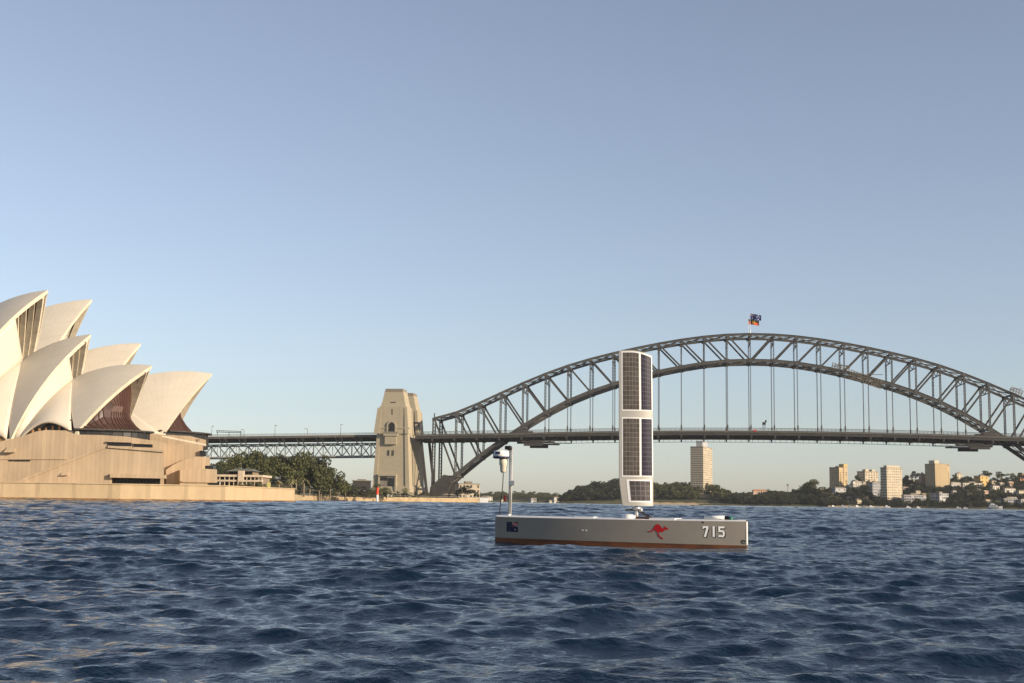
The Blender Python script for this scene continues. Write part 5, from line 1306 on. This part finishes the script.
TOWN = [
 # name, label, cat, pl, pc, pr, top, base, wall, beta, cols, rows, roof, win, pent, balc
 ('apartment_tower', 'brown apartment tower with a taller ochre stair shaft, leftmost tower of the hillside town', 'tower', 829.3, 839, 847.5, 467.5, 486, 'tan', 38, (3, 5), 9, 'flat', (.5, .5), [(.55, 1.0, .0, .5, 4.5, 'ochre')], False),
 ('apartment_block', 'cream hilltop apartment block with two roof huts right of the brown tower', 'building', 857, 865, 878, 471.5, 483, 'cream', 35, (5, 3), 5, 'flat', (.5, .45), [(.1, .35, .1, .5, 2.5, 'cream'), (.6, .85, .1, .5, 2.5, 'cream')], False),
 ('terrace_house', 'white terraced house under the hilltop cream block', 'house', 851, 853, 861.5, 481.5, 492, 'white', 30, (4, 1), 4, 'flat', (.6, .4), None, True),
 ('cream_house', 'narrow cream house squeezed right of the white terraced house', 'house', 861.5, 863, 866, 482, 490, 'cream', 30, (2, 1), 3, 'hip', (.4, .4), None, False),
 ('apartment_block', 'grey apartment block in front of the pale tower of the town', 'building', 868, 872.5, 881, 482.5, 497, 'grey', 35, (4, 3), 5, 'flat', (.5, .45), None, False),
 ('apartment_tower', 'cream apartment tower with many small windows down to the waterfront', 'tower', 880.3, 886.6, 901.8, 467.6, 504.5, 'cream', 33, (7, 4), 14, 'flat', (.45, .45), [(.05, .9, .1, .6, 2.2, 'cream')], False),
 ('brick_house', 'small pink rendered house right of the cream tower', 'house', 902, 903.5, 908.5, 487, 494, 'pink', 30, (3, 1), 3, 'hip', (.4, .4), None, False),
 ('apartment_block', 'long low waterfront flats with banded balconies right of the cream tower', 'building', 901.5, 904, 926, 495, 506.5, 'pale', 12, (9, 1), 4, 'flat', (.7, .5), None, True),
 ('pink_house', 'narrow pinkish house at the left foot of the big ochre tower', 'house', 919, 920.5, 925.5, 474, 489, 'pink', 30, (2, 1), 5, 'flat', (.4, .4), None, False),
 ('apartment_tower', 'big ochre apartment tower, the tallest of the hillside town', 'tower', 924.8, 935, 949.4, 464, 491, 'tan', 36, (6, 4), 11, 'flat', (.5, .5), [(.0, .3, .05, .6, 4.2, 'cream')], False),
 ('apartment_block', 'bluish white waterfront block with a square grid of windows', 'building', 929.5, 939.5, 948.6, 493.5, 508, 'pale', 42, (5, 5), 5, 'flat', (.62, .62), None, False),
 ('cream_house', 'long cream house on the slope right of the big ochre tower', 'house', 950, 951.5, 960.5, 482.5, 489, 'white', 20, (5, 1), 2, 'hip', (.4, .4), None, False),
 ('cream_house', 'hilltop cream house half hidden behind the trees right of the ochre tower', 'house', 955, 957, 962, 473.5, 481, 'cream', 35, (2, 2), 3, 'flat', (.4, .4), None, False),
 ('terrace_house', 'low white terrace stretching along the slope below the brown house', 'house', 961, 963, 982, 483, 490.5, 'white', 15, (8, 1), 2, 'flat', (.5, .4), None, True),
 ('brown_house', 'dark brown house with a sunlit ochre gable below the tall hilltop tree', 'house', 973.8, 980.3, 988.5, 476, 487, 'ochre', 38, (2, 3), 3, 'flat', (.3, .4), None, False),
 ('white_house', 'small white house above the moored cruiser', 'house', 990.5, 993, 999.5, 486, 494, 'white', 35, (3, 2), 2, 'hip', (.4, .4), None, False),
 ('cream_house', 'pale cream house on the slope beyond the moored cruiser', 'house', 1003, 1005, 1015.5, 488.5, 495.5, 'white', 25, (4, 1), 2, 'hip', (.4, .4), None, False),
 ('boat_house', 'dark grey waterfront boathouse behind the moored cruiser', 'building', 1000, 1004, 1017.5, 498.5, 508.5, 'grey', 20, (6, 1), 3, 'flat', (.7, .5), None, True),
 ('cream_house', 'cream house cut by the right edge of the photo', 'house', 1016, 1019, 1031, 491, 500, 'cream', 30, (4, 2), 3, 'hip', (.4, .4), None, False),
 ('apartment_block', 'grey white waterfront flats at the right edge of the photo', 'building', 1018, 1021, 1036, 499.5, 509, 'pale', 25, (5, 1), 3, 'flat', (.6, .5), None, True),
 ('white_house', 'white cottage under the dark round tree', 'house', 843, 845, 851, 487, 492, 'pale', 30, (3, 1), 2, 'hip', (.4, .4), None, False),
 ('grey_house', 'grey roofed cottage among olive trees at the left of the town', 'house', 818, 820, 828, 489, 496, 'pale', 30, (3, 1), 2, 'hip', (.4, .4), None, False),
 ('grey_house', 'greyish gabled villa among the olive trees below the brown tower', 'house', 832, 835, 846, 488, 499, 'pale', 30, (4, 2), 3, 'hip', (.4, .4), None, False),
 ('brick_house', 'brick house behind the trees at the top right of the hill', 'house', 1018, 1020, 1028, 474, 484, 'brick', 35, (3, 2), 3, 'hip', (.4, .4), None, False),
]
for (nm, lb, cat, pl, pc, pr, top_, base, wl_, beta, cols, rows, roof, win, pent, balc) in TOWN:
    Y = ty(pc, base); Y = min(max(Y, 1570), 1750); z0 = at(pc, base, Y)[2]
    house(nm, lb, cat, pl, pc, pr, top_, Y, z0 - .3, wl_, beta, cols, 3, roof, 'granite_dark', win, None, None, balc, rows, pent)
XH = [(811, 497, 'pale'), (823, 500, 'white'), (839, 501, 'cream'), (848, 497, 'white'), (857, 499, 'cream'), (910, 480, 'white'), (916, 491, 'cream'), (922, 494, 'pink'), (953, 491, 'white'), (968, 494, 'cream'), (984, 491, 'pink'), (992, 481, 'cream'), (1000, 483, 'white'), (1009, 482, 'pink'), (986, 500, 'cream'), (1012, 497, 'white'), (943, 504, 'cream'), (1008, 500, 'pink')]
XL = ['pale house left of the domed tree near the water', 'white house low among the olive trees', 'cream house at the shore below the brown tower', 'white house below the small white cottage', 'cream house at the shore below the white terrace', 'white house on the hilltop right of the cream tower', 'cream house between the cream tower and the ochre tower', 'pink house at the lower left foot of the ochre tower', 'white house among trees below the long cream house', 'cream house among the dark shore trees', 'pink house just left of the cruiser, above it', 'cream hilltop house right of the brown house', 'white hilltop house between the two right gum trees', 'pink hilltop house at the right', 'cream shed at the shore left of the cruiser', 'white house just above the grey boathouse', 'cream boat shed at the right foot of the window grid block', 'pink house over the roof of the grey boathouse']
for (px, py, wl_), lb in zip(XH, XL):
    Y = min(max(ty(px, py + 5), 1575), 1750); house('hillside_house', lb, 'house', px - 2, px, px + 4.5, py, Y, at(px, py + 5, Y)[2], wl_, 33, (3, 2), 3, 'hip', rw.choice(['granite_dark', 'sandstone', 'steel']), (.4, .45), 'small houses of the hillside town', rows=2)
for i in range(14):   # the town goes on to the right of the picture
    px = 1045 + i * 11; Y = rw.choice([1590, 1640, 1700, 1740]); z0 = zr_(px, Y)
    house('hillside_house', 'house of the hillside town beyond the right edge of the photo', 'house', px - 4, px - 1, px + 6, at(px, 0, Y)[0] * 0 + 503 - (z0 + rw.uniform(6, 14)) * FPX / Y + (px - 512) * .0135, Y, z0, rw.choice(['cream', 'white', 'pink']), 33, (3, 2), 3, 'hip', 'granite_dark', (.4, .4), 'houses past the right edge', rows=2)
TT = [(815, 477.5, 1650, 26, 'fig', 'foliage', 'broad dark domed tree left of the brown tower'), (806, 482, 1640, 18, 'fig', 'foliage_dark', 'lower dark tree at the left shoulder of the domed tree'), (838, 489, 1600, 22, 'bush', 'foliage_grey', 'pale olive tree below the brown tower'), (826, 491, 1590, 18, 'bush', 'foliage_grey', 'pale olive tree left of the olive clump near the shore'), (850, 489.5, 1600, 18, 'bush', 'foliage_grey', 'pale olive tree right of the olive clump near the shore'),
      (867.5, 487, 1585, 14, 'fig', 'foliage_dark', 'dark round tree between the white terrace and the cream tower'), (856, 474, 1740, 10, 'fig', 'foliage_dark', 'small hilltop tree between the brown tower and the cream block'), (915.5, 468.5, 1700, 13, 'gum', 'foliage', 'tall hilltop tree left of the big ochre tower'), (908, 474, 1720, 12, 'fig', 'foliage_grey', 'greyish hilltop tree right of the cream tower'), (914, 484, 1650, 14, 'fig', 'foliage_dark', 'dark tree on the slope under the tall hilltop tree'),
      (954, 472, 1720, 10, 'gum', 'foliage', 'hilltop tree just right of the big ochre tower'), (966, 475, 1720, 10, 'gum', 'foliage', 'small hilltop tree left of the brown house'), (986, 468, 1725, 15, 'gum', 'foliage', 'tall spreading hilltop tree above the brown house'), (1001, 469, 1730, 13, 'gum', 'foliage', 'pale trunked hilltop tree, middle of the three at the top right'), (1012, 471, 1730, 15, 'gum', 'foliage', 'wide hilltop tree, rightmost of the three at the top right'),
      (964, 488, 1590, 18, 'fig', 'foliage_dark', 'large dark tree at the shore right of the window grid block'), (956, 494, 1580, 14, 'fig', 'foliage_dark', 'dark tree touching the window grid block'), (977, 493, 1580, 15, 'fig', 'foliage_dark', 'dark shore tree left of the moored cruiser'), (972, 482, 1660, 10, 'fig', 'foliage', 'green tree in front of the low white terrace'), (1022, 470, 1735, 14, 'gum', 'foliage', 'hilltop tree cut by the right edge of the photo'), (895, 497, 1572, 12, 'bush', 'foliage_dark', 'low dark bush in front of the cream tower'), (876, 498, 1572, 14, 'bush', 'foliage_dark', 'low dark bush at the shore before the grey block')]
for px, py, Y, w, kd, mk, lb in TT:
    p = at(px, py, Y); z0 = zr_(px, Y) - 1; h = p[2] - z0; 
    if kd == 'gum': h = min(h, 20)
    tree('hillside_tree', kd, (p[0], Y, p[2] - max(h, 6)), max(h, 6), w / FPX * Y * 1.1, lb, None, mk)
p = at(788, 484.5, 1640); palm((gx(788, 1640), 1640, zr_(788, 1640)), p[2] - zr_(788, 1640), 2.2, 'single palm standing above the dark tree belt', None, .35)
# sandy strip and little craft at the right shore
b = MB(); P = []
for px in np.linspace(828, 884, 20): P.append([(*Gp(px, 1552), -1.0), (*Gp(px, 1555), .6 + .5 * math.sin(px * .7)), (*Gp(px, 1566), 2.2)])
b.grid(P); tag(b.build('shore_strip', M['sandstone'], smooth=True), kind='structure')
def cruiser(px, Y, Lc, lb, rz=0.0, group=None):
    e = empty('motor_cruiser', (gx(px, Y), Y, 0), rz, lb, 'boat', group); k = Lc / 12
    b = MB(); st_ = [(-6, 1.6, 1.5), (-2, 1.9, 1.6), (3, 1.5, 2.0), (6.2, .1, 2.6)]
    b.grid([[(x * k, -w * k, z * k), (x * k, -w * .7 * k, -.5), (x * k, w * .7 * k, -.5), (x * k, w * k, z * k), (x * k, -w * k, z * k)] for x, w, z in st_]); b.add([(-6 * k, -1.6 * k, 1.5 * k), (-6 * k, -1.1 * k, -.5), (-6 * k, 1.1 * k, -.5), (-6 * k, 1.6 * k, 1.5 * k)], [(0, 1, 2, 3)]); b.build('hull', WALLS['pale'], e)
    b = MB(); b.frustum((-4 * k, -1.3 * k, 1.6 * k), (3 * k, 1.3 * k), (-3.6 * k, -1.1 * k, 3.2 * k), (1.6 * k, 1.1 * k)); b.frustum((-3 * k, -1.0 * k, 3.21 * k), (.6 * k, 1.0 * k), (-2.6 * k, -.8 * k, 4.5 * k), (-.2 * k, .8 * k)); b.build('cabin', M['white'], e)
    b = MB(); b.span((-3.3 * k, -1.24 * k, 2.2 * k), (1.6 * k, 1.24 * k, 2.8 * k)); b.build('cabin_windows', M['dark'], e)
    return e
cruiser(994, 1480, 17, 'large white motor cruiser moored by the grey boathouse', math.radians(-25))
for i, (px, L_) in enumerate(((833, 5), (843, 6), (850, 5), (857, 6), (864, 5), (871, 6), (877, 5), (887, 7), (908, 6), (918, 5), (958, 6), (965, 5))):
    cruiser(px, 1545 - (i % 3) * 4, L_, 'small pale boat moored along the sandy strip of the far shore', rw.uniform(-.5, .5), 'small boats along the far shore')

# ------------------------------------------------------------------ morning haze
b = MB(); b.span((-3300, -3300, -7.2), (3300, 3300, 172))
hz = b.build('haze', M['white']); hz.data.materials.clear(); tag(hz, kind='stuff')
hm = bpy.data.materials.new('haze_air'); hm.use_nodes = True; t = hm.node_tree; t.nodes.clear()
o_ = t.nodes.new('ShaderNodeOutputMaterial'); v = t.nodes.new('ShaderNodeVolumePrincipled'); v.inputs['Density'].default_value = 0.00004; v.inputs['Color'].default_value = (.82, .86, .92, 1); v.inputs['Anisotropy'].default_value = 0.0
t.links.new(v.outputs[0], o_.inputs['Volume']); hz.data.materials.append(hm)
